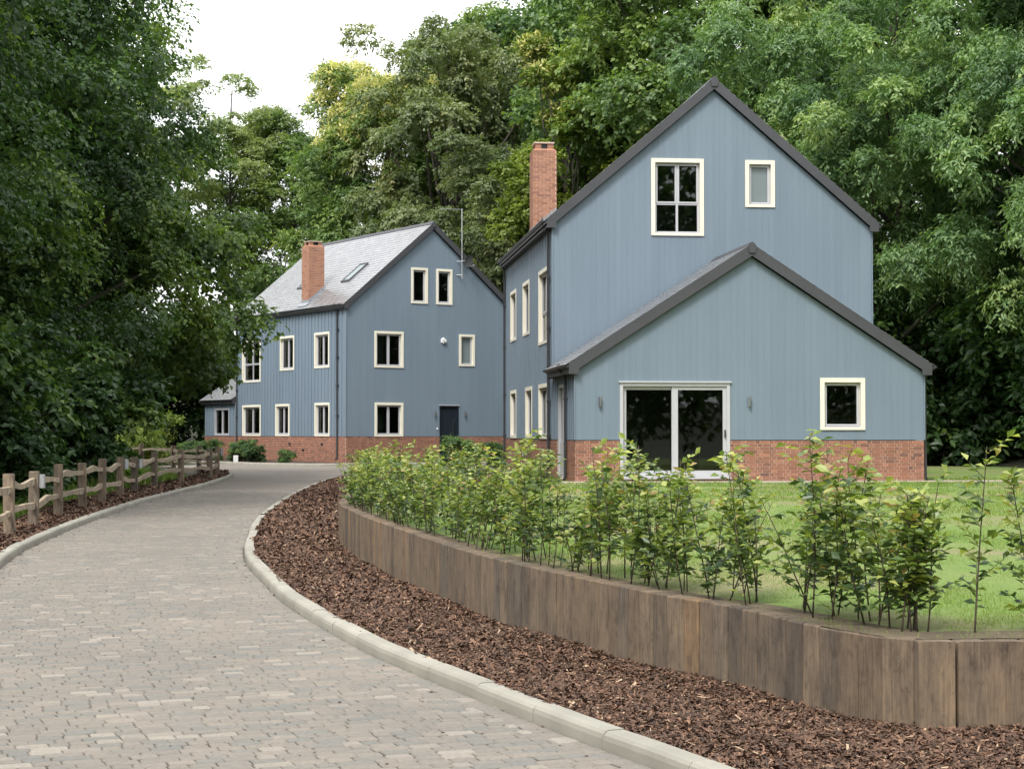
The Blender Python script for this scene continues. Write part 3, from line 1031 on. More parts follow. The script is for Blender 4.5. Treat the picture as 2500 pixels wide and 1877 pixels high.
def roof(root, v0, v1, ze, za, over_front, over_back, name_slates='slate_courses', eave_over=0.26):
    """pitched roof, ridge along v at u=W/2; wall line ze at u=0, za at the apex"""
    W2 = Wd_ / 2
    sl = (za - ze) / W2
    th = math.atan(sl)
    lift = 0.30                                   # vertical distance wall line -> slate surface
    va, vb = v0 - over_front, v1 + over_back
    deck = MB()
    for sg in (0, 1):
        def U(u): return u if sg == 0 else Wd_ - u
        u0 = -eave_over + 0.04
        zf = lambda u: ze + sl * u
        # deck slab
        pts = []
        for vv in (va + .02, vb - .02):
            pts += [(U(u0), vv, zf(u0) + lift - .10), (U(W2), vv, zf(W2) + lift - .10), (U(W2), vv, zf(W2) + lift - .035), (U(u0), vv, zf(u0) + lift - .035)]
        deck.add(pts, [(0, 1, 2, 3), (4, 7, 6, 5), (0, 3, 7, 4), (3, 2, 6, 7), (0, 4, 5, 1)])
    rf = build('roof', deck, M['trim'], root)
    sm = MB()
    for sg in (0, 1):
        def U(u): return u if sg == 0 else Wd_ - u
        slope_len = math.hypot(W2 + eave_over, sl * (W2 + eave_over))
        gauge = 0.205
        n = int(slope_len / gauge)
        for c in range(n + 1):
            s0 = c * gauge
            s1 = min(s0 + gauge + 0.05, slope_len)
            if s1 - s0 < 0.05: continue
            ua = -eave_over + s0 * math.cos(th)
            ub = -eave_over + s1 * math.cos(th)
            za_ = ze + sl * ua + lift
            zb_ = ze + sl * ub + lift
            v = va - (0.0 if c % 2 == 0 else 0.14)
            while v < vb:
                w_ = 0.28
                a, b = max(va, v), min(vb, v + w_ - 0.004)
                v += w_
                if b - a < 0.02: continue
                l0 = 0.016 + rnd.uniform(-.0012, .0012)
                l1 = 0.0
                t0 = rnd.uniform(-.0006, .0006)
                p = [(U(ua), a, za_ + l0 + t0), (U(ua), b, za_ + l0 - t0), (U(ub), b, zb_ + l1), (U(ub), a, zb_ + l1),
                     (U(ua), a, za_ + l0 - .009), (U(ua), b, za_ + l0 - .009)]
                sm.add(p, [(0, 1, 2, 3), (0, 4, 5, 1), (0, 3, 4), (1, 5, 2)], rnd.random())
    tag(build(name_slates, sm, M['slate'], rf), kind='stuff')
    # ridge tiles
    v = va
    rp = [(-.13, -.10), (-.075, -.02), (0, .035), (.075, -.02), (.13, -.10)]
    while v < vb:
        L = min(0.45, vb - v)
        m_ = MB()
        zz = za + lift + 0.02
        vs = []
        for vv in (v + .003, v + L - .003):
            for (a, b) in rp:
                vs.append((W2 + a, vv, zz + b))
        m_.add(vs, [(k, k + 1, k + 6, k + 5) for k in range(4)] + [(0, 1, 2, 3, 4), (9, 8, 7, 6, 5)])
        build('ridge_tile', m_, M['trim'], rf)
        v += 0.45
    # bargeboards, box ends, ridge end cap
    for (vv, sg) in ((va, -1), (vb, 1)):
        y0, y1 = (vv, vv + .03) if sg < 0 else (vv - .03, vv)
        vwall = v0 if sg < 0 else v1
        for side in (0, 1):
            def U(u): return u if side == 0 else Wd_ - u
            bm_ = MB()
            top = lambda u: ze + sl * u + lift - .004
            bot = lambda u: ze + sl * u + 0.015
            us = -0.17
            ue = 0.075
            bm_.add([(U(ue), y0, bot(ue)), (U(W2), y0, bot(W2)), (U(W2), y0, top(W2)), (U(ue), y0, top(ue)),
                     (U(ue), y1, bot(ue)), (U(W2), y1, bot(W2)), (U(W2), y1, top(W2)), (U(ue), y1, top(ue))],
                    [(0, 1, 2, 3), (4, 7, 6, 5), (0, 4, 5, 1), (3, 2, 6, 7), (0, 3, 7, 4), (1, 5, 6, 2)])
            # boxed end
            zb = ze - 0.07
            bm_.add([(U(us), y0 - .004 * -sg * -1, zb), (U(ue), y0, zb), (U(ue), y0, top(ue)), (U(us), y0, top(us)),
                     (U(us), y1, zb), (U(ue), y1, zb), (U(ue), y1, top(ue)), (U(us), y1, top(us))],
                    [(0, 1, 2, 3), (4, 7, 6, 5), (0, 4, 5, 1), (3, 2, 6, 7), (0, 3, 7, 4), (1, 5, 6, 2)])
            build('bargeboard', bm_, M['trim'], root)
            # verge soffit between board and wall
            so = MB()
            ya, yb = sorted(((vv + .03 * -sg * 1), vwall))
            so.add([(U(ue), ya, bot(ue) + .02), (U(W2), ya, bot(W2) + .02), (U(W2), yb, bot(W2) + .02), (U(ue), yb, bot(ue) + .02)], [(0, 1, 2, 3)])
            build('verge_soffit', so, M['trim'], root)
        cap = MB()
        z0 = za + 0.13
        pl = [(-.10, 0.10), (-.075, -.05), (.075, -.05), (.10, 0.10), (0, .22)]
        yy0, yy1 = (vv - .035, vv + .02) if sg < 0 else (vv - .02, vv + .035)
        cap.add([(W2 + a, yy0, z0 + b) for a, b in pl] + [(W2 + a, yy1, z0 + b) for a, b in pl],
                [(0, 1, 2, 3, 4), (9, 8, 7, 6, 5)] + [(k, (k + 1) % 5, 5 + (k + 1) % 5, 5 + k) for k in range(5)])
        build('ridge_end_cap', cap, M['trim'], root)
    # eaves: fascia, soffit, gutter
    for side in (0, 1):
        def U(u): return u if side == 0 else Wd_ - u
        e = MB()
        xa, xb = sorted((U(-0.165), U(-0.145)))
        e.box(xa, xb, va + .03, vb - .03, ze - .055, ze + .12)
        xa, xb = sorted((U(-0.145), U(0.0)))
        e.box(xa, xb, va + .03, vb - .03, ze - .05, ze - .03)
        build('fascia', e, M['trim'], root)
        g = MB()
        segn = 8
        vs = []
        cxu, cz, r = -0.235, ze + 0.145, 0.06
        for vv in (va + .005, vb - .005):
            for rr in (r, r - .006):
                for k in range(segn + 1):
                    t = math.pi + math.pi * k / segn
                    vs.append((U(cxu + rr * math.cos(t)), vv, cz + rr * math.sin(t) * 0.95))
        n1 = segn + 1
        fs = []
        for k in range(segn):
            fs.append((k, k + 1, 2 * n1 + k + 1, 2 * n1 + k))
            fs.append((n1 + k, 3 * n1 + k, 3 * n1 + k + 1, n1 + k + 1))
        fs += [(0, 2 * n1, 3 * n1, n1), (segn, n1 + segn, 3 * n1 + segn, 2 * n1 + segn)]
        for b_ in (0, 2 * n1):
            for k in range(segn):
                fs.append((b_ + k, b_ + n1 + k, b_ + n1 + k + 1, b_ + k + 1))
        g.add(vs, fs)
        build('gutter', g, M['gutter'], root)
    return rf

def downpipe(root, wall, x, z0, z1, out_=0.08, gutter_out=None, brackets=()):
    mb = MB()
    pts = []
    if gutter_out:
        pts += [wall.p(x, z1 + .22, gutter_out), wall.p(x, z1 + .10, gutter_out), wall.p(x, z1 - .12, out_)]
    else:
        pts += [wall.p(x, z1, out_)]
    pts.append(wall.p(x, z0 + .12, out_))
    pts.append(wall.p(x, z0, out_ + .05))
    mb.tube(pts, 0.036, 10)
    o = build('downpipe', mb, M['gutter'], root, smooth=True)
    for z in brackets:
        b = MB()
        wall.box(b, x - .055, x + .055, z - .022, z + .022, 0.004, out_ + .044)
        wall.box(b, x + .055, x + .10, z - .012, z + .012, 0.004, .03)
        build('bracket', b, M['gutter'], o)

def wall_light(root, wall, x, z):
    mb = MB()
    wall.box(mb, x - .025, x + .025, z - .04, z + .04, 0, .03)
    q0, q1 = wall.p(x, z - .11, .065), wall.p(x, z + .11, .065)
    mb.tube([q0, q1], 0.036, 12)
    build('wall_light', mb, M['metal'], root)

def chimney(root, u0, u1, v0, v1, zb, zt, flash_slope, ze):
    r = empty('chimney', (0, 0, 0))
    r.parent = root
    mb = MB()
    mb.box(u0 + .008, u1 - .008, v0 + .008, v1 - .008, zb, zt)
    build('chimney_core', mb, M['chmortar'], r)
    bj = MB()
    ch = 0.075
    n = int((zt - zb) / ch)
    W4 = [Wall((u0, v0, 0), (1, 0, 0), (0, -1, 0), u1 - u0), Wall((u1, v0, 0), (0, 1, 0), (1, 0, 0), v1 - v0),
          Wall((u1, v1, 0), (-1, 0, 0), (0, 1, 0), u1 - u0), Wall((u0, v1, 0), (0, -1, 0), (-1, 0, 0), v1 - v0)]
    for c in range(n):
        z0 = zt - (c + 1) * ch + .006
        z1 = zt - c * ch - .006
        for q, wl_ in enumerate(W4):
            x = 0.0 if (c + q) % 2 == 0 else -0.11
            while x < wl_.len:
                a, b = max(0, x), min(wl_.len, x + .212)
                x += .2235
                if b - a > .03:
                    wl_.box(bj, a, b, z0, z1, -.02, rnd.uniform(-.001, .0015), rnd.random())
    tag(build('chimney_bricks', bj, M['chbrick'], r), kind='stuff')
    # weathered shoulder, smoke openings and capping
    cp = MB()
    i = 0.09
    p0 = [(u0 - .002, v0 - .002), (u1 + .002, v0 - .002), (u1 + .002, v1 + .002), (u0 - .002, v1 + .002)]
    p1 = [(u0 + i, v0 + i), (u1 - i, v0 + i), (u1 - i, v1 - i), (u0 + i, v1 - i)]
    cp.add([(x, y, zt) for x, y in p0] + [(x, y, zt + .06) for x, y in p1], [(0, 1, 5, 4), (1, 2, 6, 5), (2, 3, 7, 6), (3, 0, 4, 7), (4, 5, 6, 7)], 0.3)
    k = .17
    for (x, y) in ((u0 + i, v0 + i), (u1 - i - k, v0 + i), (u0 + i, v1 - i - k), (u1 - i - k, v1 - i - k)):
        cp.box(x, x + k, y, y + k, zt + .055, zt + .21, 0.5)
    build('chimney_shoulder', cp, M['chbrick'], r)
    c2 = MB()
    c2.box(u0 + i - .03, u1 - i + .03, v0 + i - .03, v1 - i + .03, zt + .21, zt + .25)
    build('chimney_cap', c2, M['mortar'], r)
    c3 = MB()
    c3.box(u0 + i + .06, u1 - i - .06, v0 + i + .06, v1 - i - .06, zt + .06, zt + .205)
    build('flue', c3, M['darkdoor'], r)
    # stepped lead flashing up both cheeks and an apron at the foot
    fl = MB()
    for vv, nn in ((v0, -1), (v1, 1)):
        m = 7
        for s_ in range(m):
            a = u0 + (u1 - u0) * s_ / m
            b = u0 + (u1 - u0) * (s_ + 1) / m
            zr = ze + flash_slope * a + .26
            ya, yb = sorted((vv + nn * .004, vv + nn * .014))
            fl.box(a, b, ya, yb, zr, zr + .24)
    zr = ze + flash_slope * u0 + .25
    fl.box(u0 - .014, u0 - .004, v0 - .02, v1 + .02, zr, zr + .2)
    fl.add([(u0 - .012, v0 - .12, zr + .08), (u0 - .012, v1 + .12, zr + .08), (u0 - .22, v1 + .12, zr + .08 - .2 * flash_slope), (u0 - .22, v0 - .12, zr + .08 - .2 * flash_slope)], [(0, 1, 2, 3)])
    build('flashing', fl, M['lead'], r)

def skylight(root, u0, u1, v0, v1, ze, sl):
    z = lambda u: ze + sl * u + .33
    mb = MB()
    t = .07
    def slab(a, b, c, d, dz0, dz1):
        mb.hexa([(a, c, z(a) + dz0), (b, c, z(b) + dz0), (b, d, z(b) + dz0), (a, d, z(a) + dz0), (a, c, z(a) + dz1), (b, c, z(b) + dz1), (b, d, z(b) + dz1), (a, d, z(a) + dz1)])
    slab(u0, u0 + t, v0, v1, -.03, .06)
    slab(u1 - t, u1, v0, v1, -.03, .065)
    slab(u0 + t, u1 - t, v0, v0 + t, -.03, .055)
    slab(u0 + t, u1 - t, v1 - t, v1, -.03, .055)
    o = build('skylight', mb, M['trim'], root)
    g = MB()
    g.hexa([(u0 + t, v0 + t, z(u0 + t) + .01), (u1 - t, v0 + t, z(u1 - t) + .01), (u1 - t, v1 - t, z(u1 - t) + .01), (u0 + t, v1 - t, z(u0 + t) + .01),
            (u0 + t, v0 + t, z(u0 + t) + .03), (u1 - t, v0 + t, z(u1 - t) + .03), (u1 - t, v1 - t, z(u1 - t) + .03), (u0 + t, v1 - t, z(u0 + t) + .03)])
    build('pane', g, M['frosted'], o)

SL_M = (H_A - H_E) / (Wd_ / 2)
SL_E = (E_A - E_E) / (Wd_ / 2)
def gable_top(ze, za):
    return lambda x: ze + (za - ze) * (1 - abs(x - Wd_ / 2) / (Wd_ / 2))
INS = 0.09
def op(x0, x1, z0, z1):
    return (x0 + INS, x1 - INS, z0 + .05, z1 - INS)

def plain_wall(wall, root, top, zb=0.0):
    mb = MB()
    for (a, b, z, ta, tb) in pieces(0, wall.len, zb, top, [wall.len / 2], []):
        wall.quadbox(mb, a, b, z, z, ta, tb, -.2, -.002)
    build('wall', mb, M['clad'], root)

# ---------------- nearer house (extension gable towards the camera)
hA = empty('house', (1.4858, 41.6907, 0.5156), 0.109)
tag(hA, 'nearer blue-grey timber clad house, its wide low gable with sliding glass doors facing the lawn', 'house')
VE, VM0, VM1 = 0.0, 3.98, 15.35
wF = Wall((0, 0, 0), (1, 0, 0), (0, -1, 0), Wd_)
win_ext = (5.89, 6.99, 1.25, 2.49)
door_x = (1.06, 3.70)
clad(wF, hA, gable_top(E_E, E_A), [Wd_ / 2], [op(*win_ext), (door_x[0], door_x[1], 0, 2.36)], H_PL + .012, 0.162, 'flush')
plinth(wF, hA, [(door_x[0], door_x[1], 0.12, 3)], 300)
window(wF, hA, *win_ext, 'one')
wM = Wall((0, VM0, 0), (1, 0, 0), (0, -1, 0), Wd_)
w4 = (2.57, 3.96, 6.29, 8.30)
w1 = (5.06, 5.85, 7.06, 8.29)
clad(wM, hA, gable_top(H_E, H_A), [Wd_ / 2], [op(*w4), op(*w1)], 2.2, 0.162, 'flush')
window(wM, hA, *w4, 'four')
window(wM, hA, *w1, 'one', frosted=True)
wS = Wall((0, VM1, 0), (0, -1, 0), (-1, 0, 0), VM1 - VM0)         # main side wall, left-to-right = far-to-near
def sv(v0, v1): return (VM1 - v1, VM1 - v0)
sideA = [(*sv(12.3, 13.9), 4.0, 5.56, 'two'), (*sv(8.95, 10.55), 4.0, 5.56, 'two'), (*sv(4.6, 6.8), 3.55, 5.56, 'four'),
         (*sv(12.3, 13.9), 1.02, 2.49, 'two'), (*sv(8.3, 9.9), 1.02, 2.49, 'two'), (*sv(4.6, 6.8), 1.02, 2.49, 'two')]
clad(wS, hA, lambda x: H_E - .03, [], [op(*q[:4]) for q in sideA], H_PL + .012, 0.33, 'lapped')
plinth(wS, hA, [], 0)
for k, q in enumerate(sideA):
    window(wS, hA, *q[:4], q[4])
wSE = Wall((0, VM0, 0), (0, -1, 0), (-1, 0, 0), VM0)
dA = (VM0 - 3.15, VM0 - 1.75)
clad(wSE, hA, lambda x: E_E - .03, [], [(dA[0], dA[1], 0, 2.40)], H_PL + .012, 0.33, 'lapped')
plinth(wSE, hA, [(dA[0], dA[1], 0.05, 3)], 0)
mb = MB()
wSE.box(mb, dA[0], dA[0] + .08, .05, 2.4, -.14, -.02); wSE.box(mb, dA[1] - .08, dA[1], .05, 2.4, -.14, -.02)
wSE.box(mb, dA[0] + .08, dA[1] - .08, 2.3, 2.4, -.14, -.02); wSE.box(mb, dA[0] + .08, dA[1] - .08, .05, .95, -.12, -.05)
xm = (dA[0] + dA[1]) / 2
wSE.box(mb, xm - .05, xm + .05, .95, 2.3, -.13, -.04)
sdoor = build('side_door', mb, M['frame'], hA)
mb = MB(); wSE.box(mb, dA[0] + .08, dA[1] - .08, .95, 2.3, -.10, -.095); build('pane', mb, M['glass'], sdoor)
make_room(wSE, hA, dA[0] - .1, dA[1] + .1, .1, 2.45, 1.0)
# unseen right and back walls
wRx = Wall((Wd_, VM0, 0), (0, 1, 0), (1, 0, 0), VM1 - VM0)
plain_wall(wRx, hA, lambda x: H_E - .03)
plain_wall(Wall((Wd_, 0, 0), (0, 1, 0), (1, 0, 0), VM0), hA, lambda x: E_E - .03)
plain_wall(Wall((Wd_, VM1, 0), (-1, 0, 0), (0, 1, 0), Wd_), hA, gable_top(H_E, H_A))
# corner boards
def corner(root, u, v, z0, z1, su, sv_):
    mb = MB()
    a, b = sorted((u, u + su * .03)); c, d = sorted((v, v + sv_ * .09))
    a2, b2 = sorted((u + su * .03, u - su * .06)); c2, d2 = sorted((v, v + sv_ * -.026))
    mb.box(min(u, u + su * .03), max(u, u + su * .03), min(v + sv_ * -.026, v + sv_ * .09), max(v + sv_ * -.026, v + sv_ * .09), z0, z1)
    build('corner_board', mb, M['clad'], root)
corner(hA, 0, 0, H_PL + .012, E_E - .03, -1, 1)
corner(hA, Wd_, 0, H_PL + .012, E_E - .03, 1, 1)
corner(hA, 0, VM0, E_E + .3, H_E - .03, -1, 1)
corner(hA, Wd_, VM0, E_E + .3, H_E - .03, 1, 1)
rA = roof(hA, VM0, VM1, H_E, H_A, 0.14, 0.14)
rE = roof(hA, VE, VM0 - .16, E_E, E_A, 0.14, 0.0)
# sliding doors
def sliding_door():
    z0, z1 = 0.13, 2.36
    mb = MB()
    a, b = door_x
    fw = .075
    wF.box(mb, a, a + fw, z0, z1, -.15, .012); wF.box(mb, b - fw, b, z0, z1, -.15, .012)
    wF.box(mb, a + fw, b - fw, z1 - fw, z1, -.15, .011); wF.box(mb, a + fw, b - fw, z0, z0 + .07, -.15, .011)
    wF.box(mb, a - .03, b + .03, z1 + .002, z1 + .04, -.02, .05)
    wF.box(mb, a - .02, b + .02, z0 - .035, z0 - .002, -.1, .07)
    o = build('sliding_door', mb, M['frame'], hA)
    xm = (a + b) / 2
    for (p, q, d, nm) in ((a + fw, xm + .075, -.11, 'door_leaf'), (xm - .075, b - fw, -.055, 'door_leaf')):
        m_ = MB()
        k = .09
        wF.box(m_, p, p + (k if d < -.1 else .15), z0 + .07, z1 - fw, d - .025, d + .025); wF.box(m_, q - k, q, z0 + .07, z1 - fw, d - .025, d + .025)
        wF.box(m_, p + k, q - k, z1 - fw - k, z1 - fw, d - .025, d + .024); wF.box(m_, p + k, q - k, z0 + .07, z0 + .07 + k, d - .025, d + .024)
        build(nm, m_, M['frame'], o)
        g = MB(); wF.box(g, p + k - .01, q - k + .01, z0 + .07 + k - .01, z1 - fw - k + .01, d - .004, d + .004)
        build('pane', g, M['glass'], o)
    h = MB(); wF.box(h, b - fw - .055, b - fw - .03, 1.07, 1.25, -.03, .015)
    build('handle', h, M['darkdoor'], o)
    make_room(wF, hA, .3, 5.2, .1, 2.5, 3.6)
    # dark inner doorway on the far wall of the room
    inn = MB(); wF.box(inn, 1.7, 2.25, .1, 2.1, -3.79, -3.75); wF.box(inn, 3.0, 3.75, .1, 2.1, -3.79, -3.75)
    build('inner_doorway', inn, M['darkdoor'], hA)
sliding_door()
wall_light(hA, wF, 0.58, 1.91)
wall_light(hA, wF, 4.16, 1.92)
downpipe(hA, wS, VM1 - 4.35, 0.0, H_E, .075, .235, (5.2, 3.9, 2.9, 2.0, 1.1))
downpipe(hA, wS, .12, 0.0, H_E, .075, .235, (5.2, 3.9, 2.4, 1.1))
downpipe(hA, wSE, VM0 - 1.2, 0.0, E_E, .075, .235, (2.0,))
downpipe(hA, Wall((Wd_, 0, 0), (0, 1, 0), (1, 0, 0), VM0), .1, 0.0, E_E, .07, .235, (1.8,))
chimney(hA, 0.16, 0.86, 9.6, 10.35, 5.9, 9.36, SL_M, H_E)
# pale paving strip along the front
mb = MB(); mb.box(-.4, 10.6, -1.0, -0.02, -.12, .045); 
build('paving_strip', mb, M['paving'], None, loc=hA.location, rot=(0, 0, .109))['kind'] = 'structure'

# ---------------- farther house (door gable towards the camera)
hB = empty('house', (-7.0625, 75.6524, 0.5259), 0.5628)
tag(hB, 'farther blue-grey timber clad house with bright slate roof and dark front door', 'house')
LB = 11.55
wF = Wall((0, 0, 0), (1, 0, 0), (0, -1, 0), Wd_)
gw = [((3.14, 3.98, 6.81, 8.38), 'one', 0), ((4.40, 5.22, 6.81, 8.38), 'one', 0), ((1.34, 2.77, 3.98, 5.55), 'two', 0), ((5.57, 6.38, 4.12, 5.53), 'frost', 0), ((1.36, 2.76, 1.01, 2.47), 'two', 0)]
dB = (4.58, 5.56)
clad(wF, hB, gable_top(H_E, H_A), [Wd_ / 2], [op(*q[0]) for q in gw] + [(dB[0], dB[1], 0, 2.36)], H_PL + .012, 0.162, 'flush')
plinth(wF, hB, [(dB[0], dB[1], 0.05, 3)], 0, extra=3)
for q, k, c in gw:
    window(wF, hB, *q, 'one' if k == 'frost' else k, frosted=(k == 'frost'))
mb = MB()
wF.box(mb, dB[0], dB[0] + .06, .05, 2.36, -.12, .01); wF.box(mb, dB[1] - .06, dB[1], .05, 2.36, -.12, .01); wF.box(mb, dB[0] + .06, dB[1] - .06, 2.29, 2.36, -.12, .01)
for k in range(5):
    wF.box(mb, dB[0] + .06 + k * .172, dB[0] + .06 + (k + 1) * .172 - .006, .06, 2.29, -.10, -.05 + (k % 2) * .003)
fd = build('front_door', mb, M['darkdoor'], hB)
mb = MB(); wF.box(mb, dB[1] - .27, dB[1] - .24, .55, 1.75, -.02, .01); wF.box(mb, dB[1] - .27, dB[1] - .24, .65, .68, -.05, -.02); wF.box(mb, dB[1] - .27, dB[1] - .24, 1.62, 1.65, -.05, -.02)
build('handle', mb, M['metal'], fd)
mb = MB(); wF.box(mb, dB[0] - .04, dB[1] + .04, 2.362, 2.395, -.02, .04); build('door_flashing', mb, M['frame'], fd)
wall_light(hB, wF, 4.32, 2.0)
wall_light(hB, wF, 5.86, 2.0)
mb = MB(); wF.box(mb, 4.44, 4.49, 1.31, 1.40, 0, .03); build('door_bell', mb, M['white'], hB)
mb = MB()
q = [(4.775 + .15 * math.cos(t), 5.21 + .15 * math.sin(t)) for t in [math.pi / 6 + k * math.pi / 3 for k in range(6)]]
mb.add([wF.p(a, b, 0) for a, b in q] + [wF.p(4.775 + (a - 4.775) * .85, 5.21 + (b - 5.21) * .85, .08) for a, b in q], [(6, 7, 8, 9, 10, 11)] + [(k, (k + 1) % 6, 6 + (k + 1) % 6, 6 + k) for k in range(6)])
al = build('alarm_box', mb, M['white'], hB)
mb = MB(); mb.tube([wF.p(4.79, 5.15, .08), wF.p(4.79, 5.15, .10)], .05, 10); build('alarm_lens', mb, M['dish'], al)
# aerial and dish on one pole
ae = empty('aerial', (0, 0, 0)); ae.parent = hB
mb = MB(); mb.tube([wF.p(5.595, 8.0, .22), wF.p(5.595, 11.08, .22)], .022, 8); build('pole', mb, M['galv'], ae)
mb = MB(); mb.tube([wF.p(5.45, 8.15, .0), wF.p(5.595, 8.15, .22)], .02, 6); mb.tube([wF.p(5.45, 8.75, .0), wF.p(5.595, 8.75, .22)], .02, 6); build('bracket', mb, M['galv'], ae)
mb = MB(); mb.tube([wF.p(4.45, 11.0, .32), wF.p(5.62, 11.05, .2)], .012, 6)
for k in range(9):
    x = 4.5 + k * .13
    mb.tube([wF.p(x, 11.0 + k * .006, .32 - k * .013 - .09), wF.p(x, 11.0 + k * .006, .32 - k * .013 + .09)], .005, 5)
build('antenna', mb, M['galv'], ae)
ds = MB()
ctr = Vector(wF.p(5.82, 8.75, .42)); nrm = Vector((0.35, -0.85, -0.38)).normalized()
xx = nrm.cross(Vector((0, 0, 1))).normalized(); yy = nrm.cross(xx)
vs = [tuple(ctr - nrm * .09)]
for r_, dp in ((.12, .075), (.22, .04), (.30, 0)):
    for k in range(20):
        t = 2 * math.pi * k / 20
        vs.append(tuple(ctr + xx * r_ * math.cos(t) + yy * r_ * math.sin(t) - nrm * dp))
fs = [(0, 1 + k, 1 + (k + 1) % 20) for k in range(20)]
for a in (1, 21):
    fs += [(a + k, a + 20 + k, a + 20 + (k + 1) % 20, a + (k + 1) % 20) for k in range(20)]
ds.add(vs, fs)
ds.tube([tuple(ctr + yy * .28), tuple(ctr + nrm * .32 + yy * .10)], .012, 6)
ds.tube([tuple(ctr + nrm * .30 + yy * .10), tuple(ctr + nrm * .38 + yy * .07)], .035, 8)
ds.tube([tuple(ctr - nrm * .09), wF.p(5.595, 8.75, .22)], .03, 6)
build('satellite_dish', ds, M['dish'], ae)
wS = Wall((0, LB, 0), (0, -1, 0), (-1, 0, 0), LB)
def svb(v0, v1): return (LB - v1, LB - v0)
sideB = [(*svb(8.78, 10.91), 3.55, 5.56, 'four', .5), (*svb(5.13, 6.64), 4.0, 5.56, 'two', .5), (*svb(1.58, 3.06), 4.0, 5.56, 'two', .45),
         (*svb(8.75, 10.87), 1.02, 2.48, 'two', .62), (*svb(5.62, 7.12), 1.02, 2.48, 'two', -.62), (*svb(1.54, 3.02), 1.02, 2.48, 'two', .42)]
clad(wS, hB, lambda x: H_E - .03, [], [op(*q[:4]) for q in sideB], H_PL + .012, 0.33, 'lapped')
plinth(wS, hB, [], 0, extra=3)
for q in sideB:
    window(wS, hB, *q[:4], q[4], curtain=q[5])
VX = LB + 3.98
wSE = Wall((0, VX, 0), (0, -1, 0), (-1, 0, 0), 3.98)
dE = (VX - 14.3, VX - 12.5)
clad(wSE, hB, lambda x: E_E - .03, [], [(dE[0], dE[1], 1.03, 2.38)], H_PL + .012, 0.33, 'lapped')
plinth(wSE, hB, [], 0, extra=3)
mb = MB()
wSE.box(mb, dE[0], dE[0] + .08, 1.04, 2.38, -.14, .0); wSE.box(mb, dE[1] - .08, dE[1], 1.04, 2.38, -.14, .0)
wSE.box(mb, dE[0] + .08, dE[1] - .08, 2.28, 2.38, -.14, .0); wSE.box(mb, dE[0] + .08, dE[1] - .08, 1.04, 1.14, -.14, .0)
xm = (dE[0] + dE[1]) / 2
wSE.box(mb, xm - .035, xm + .035, 1.14, 2.28, -.13, -.02)
sd_ = build('window', mb, M['frame'], hB)
mb = MB(); wSE.box(mb, dE[0] + .08, dE[1] - .08, 1.14, 2.28, -.09, -.085); build('pane', mb, M['glass'], sd_)
make_room(wSE, hB, dE[0] - .1, dE[1] + .1, .1, 2.45, 1.5)
plain_wall(Wall((Wd_, 0, 0), (0, 1, 0), (1, 0, 0), LB), hB, lambda x: H_E - .03)
plain_wall(Wall((Wd_, LB, 0), (-1, 0, 0), (0, 1, 0), Wd_), hB, gable_top(H_E, H_A))
plain_wall(Wall((Wd_, LB, 0), (0, 1, 0), (1, 0, 0), 3.98), hB, lambda x: E_E - .03)
plain_wall(Wall((Wd_, VX, 0), (-1, 0, 0), (0, 1, 0), Wd_), hB, gable_top(E_E, E_A))
corner(hB, 0, 0, H_PL + .012, H_E - .03, -1, 1)
corner(hB, Wd_, 0, H_PL + .012, H_E - .03, 1, 1)
roof(hB, 0, LB, H_E, H_A, 0.14, 0.14)
roof(hB, LB + .16, VX, E_E, E_A, 0.0, 0.14)
chimney(hB, 0.16, 0.92, 4.0, 4.75, 5.9, 9.5, SL_M, H_E)
skylight(hB, 1.15, 2.15, 2.1, 2.85, H_E, SL_M)
skylight(hB, 1.15, 2.15, 6.6, 7.35, H_E, SL_M)
downpipe(hB, wS, LB - .74, 0, H_E, .075, .235, (5.6, 4.4, 3.2, 1.9))
downpipe(hB, wS, .12, 0, H_E, .075, .235, (4.4, 3.2, 1.9))
mb = MB(); wF.box(mb, 8.36, 8.44, 0, H_E - .05, .02, .1)
for u, z in ((2.3, .62), (5.6, .62), (4.2, .35)):
    mb = MB(); wS.box(mb, LB - u - .1, LB - u + .1, z, z + .1, .005, .02); build('air_brick', mb, M['darkdoor'], hB)

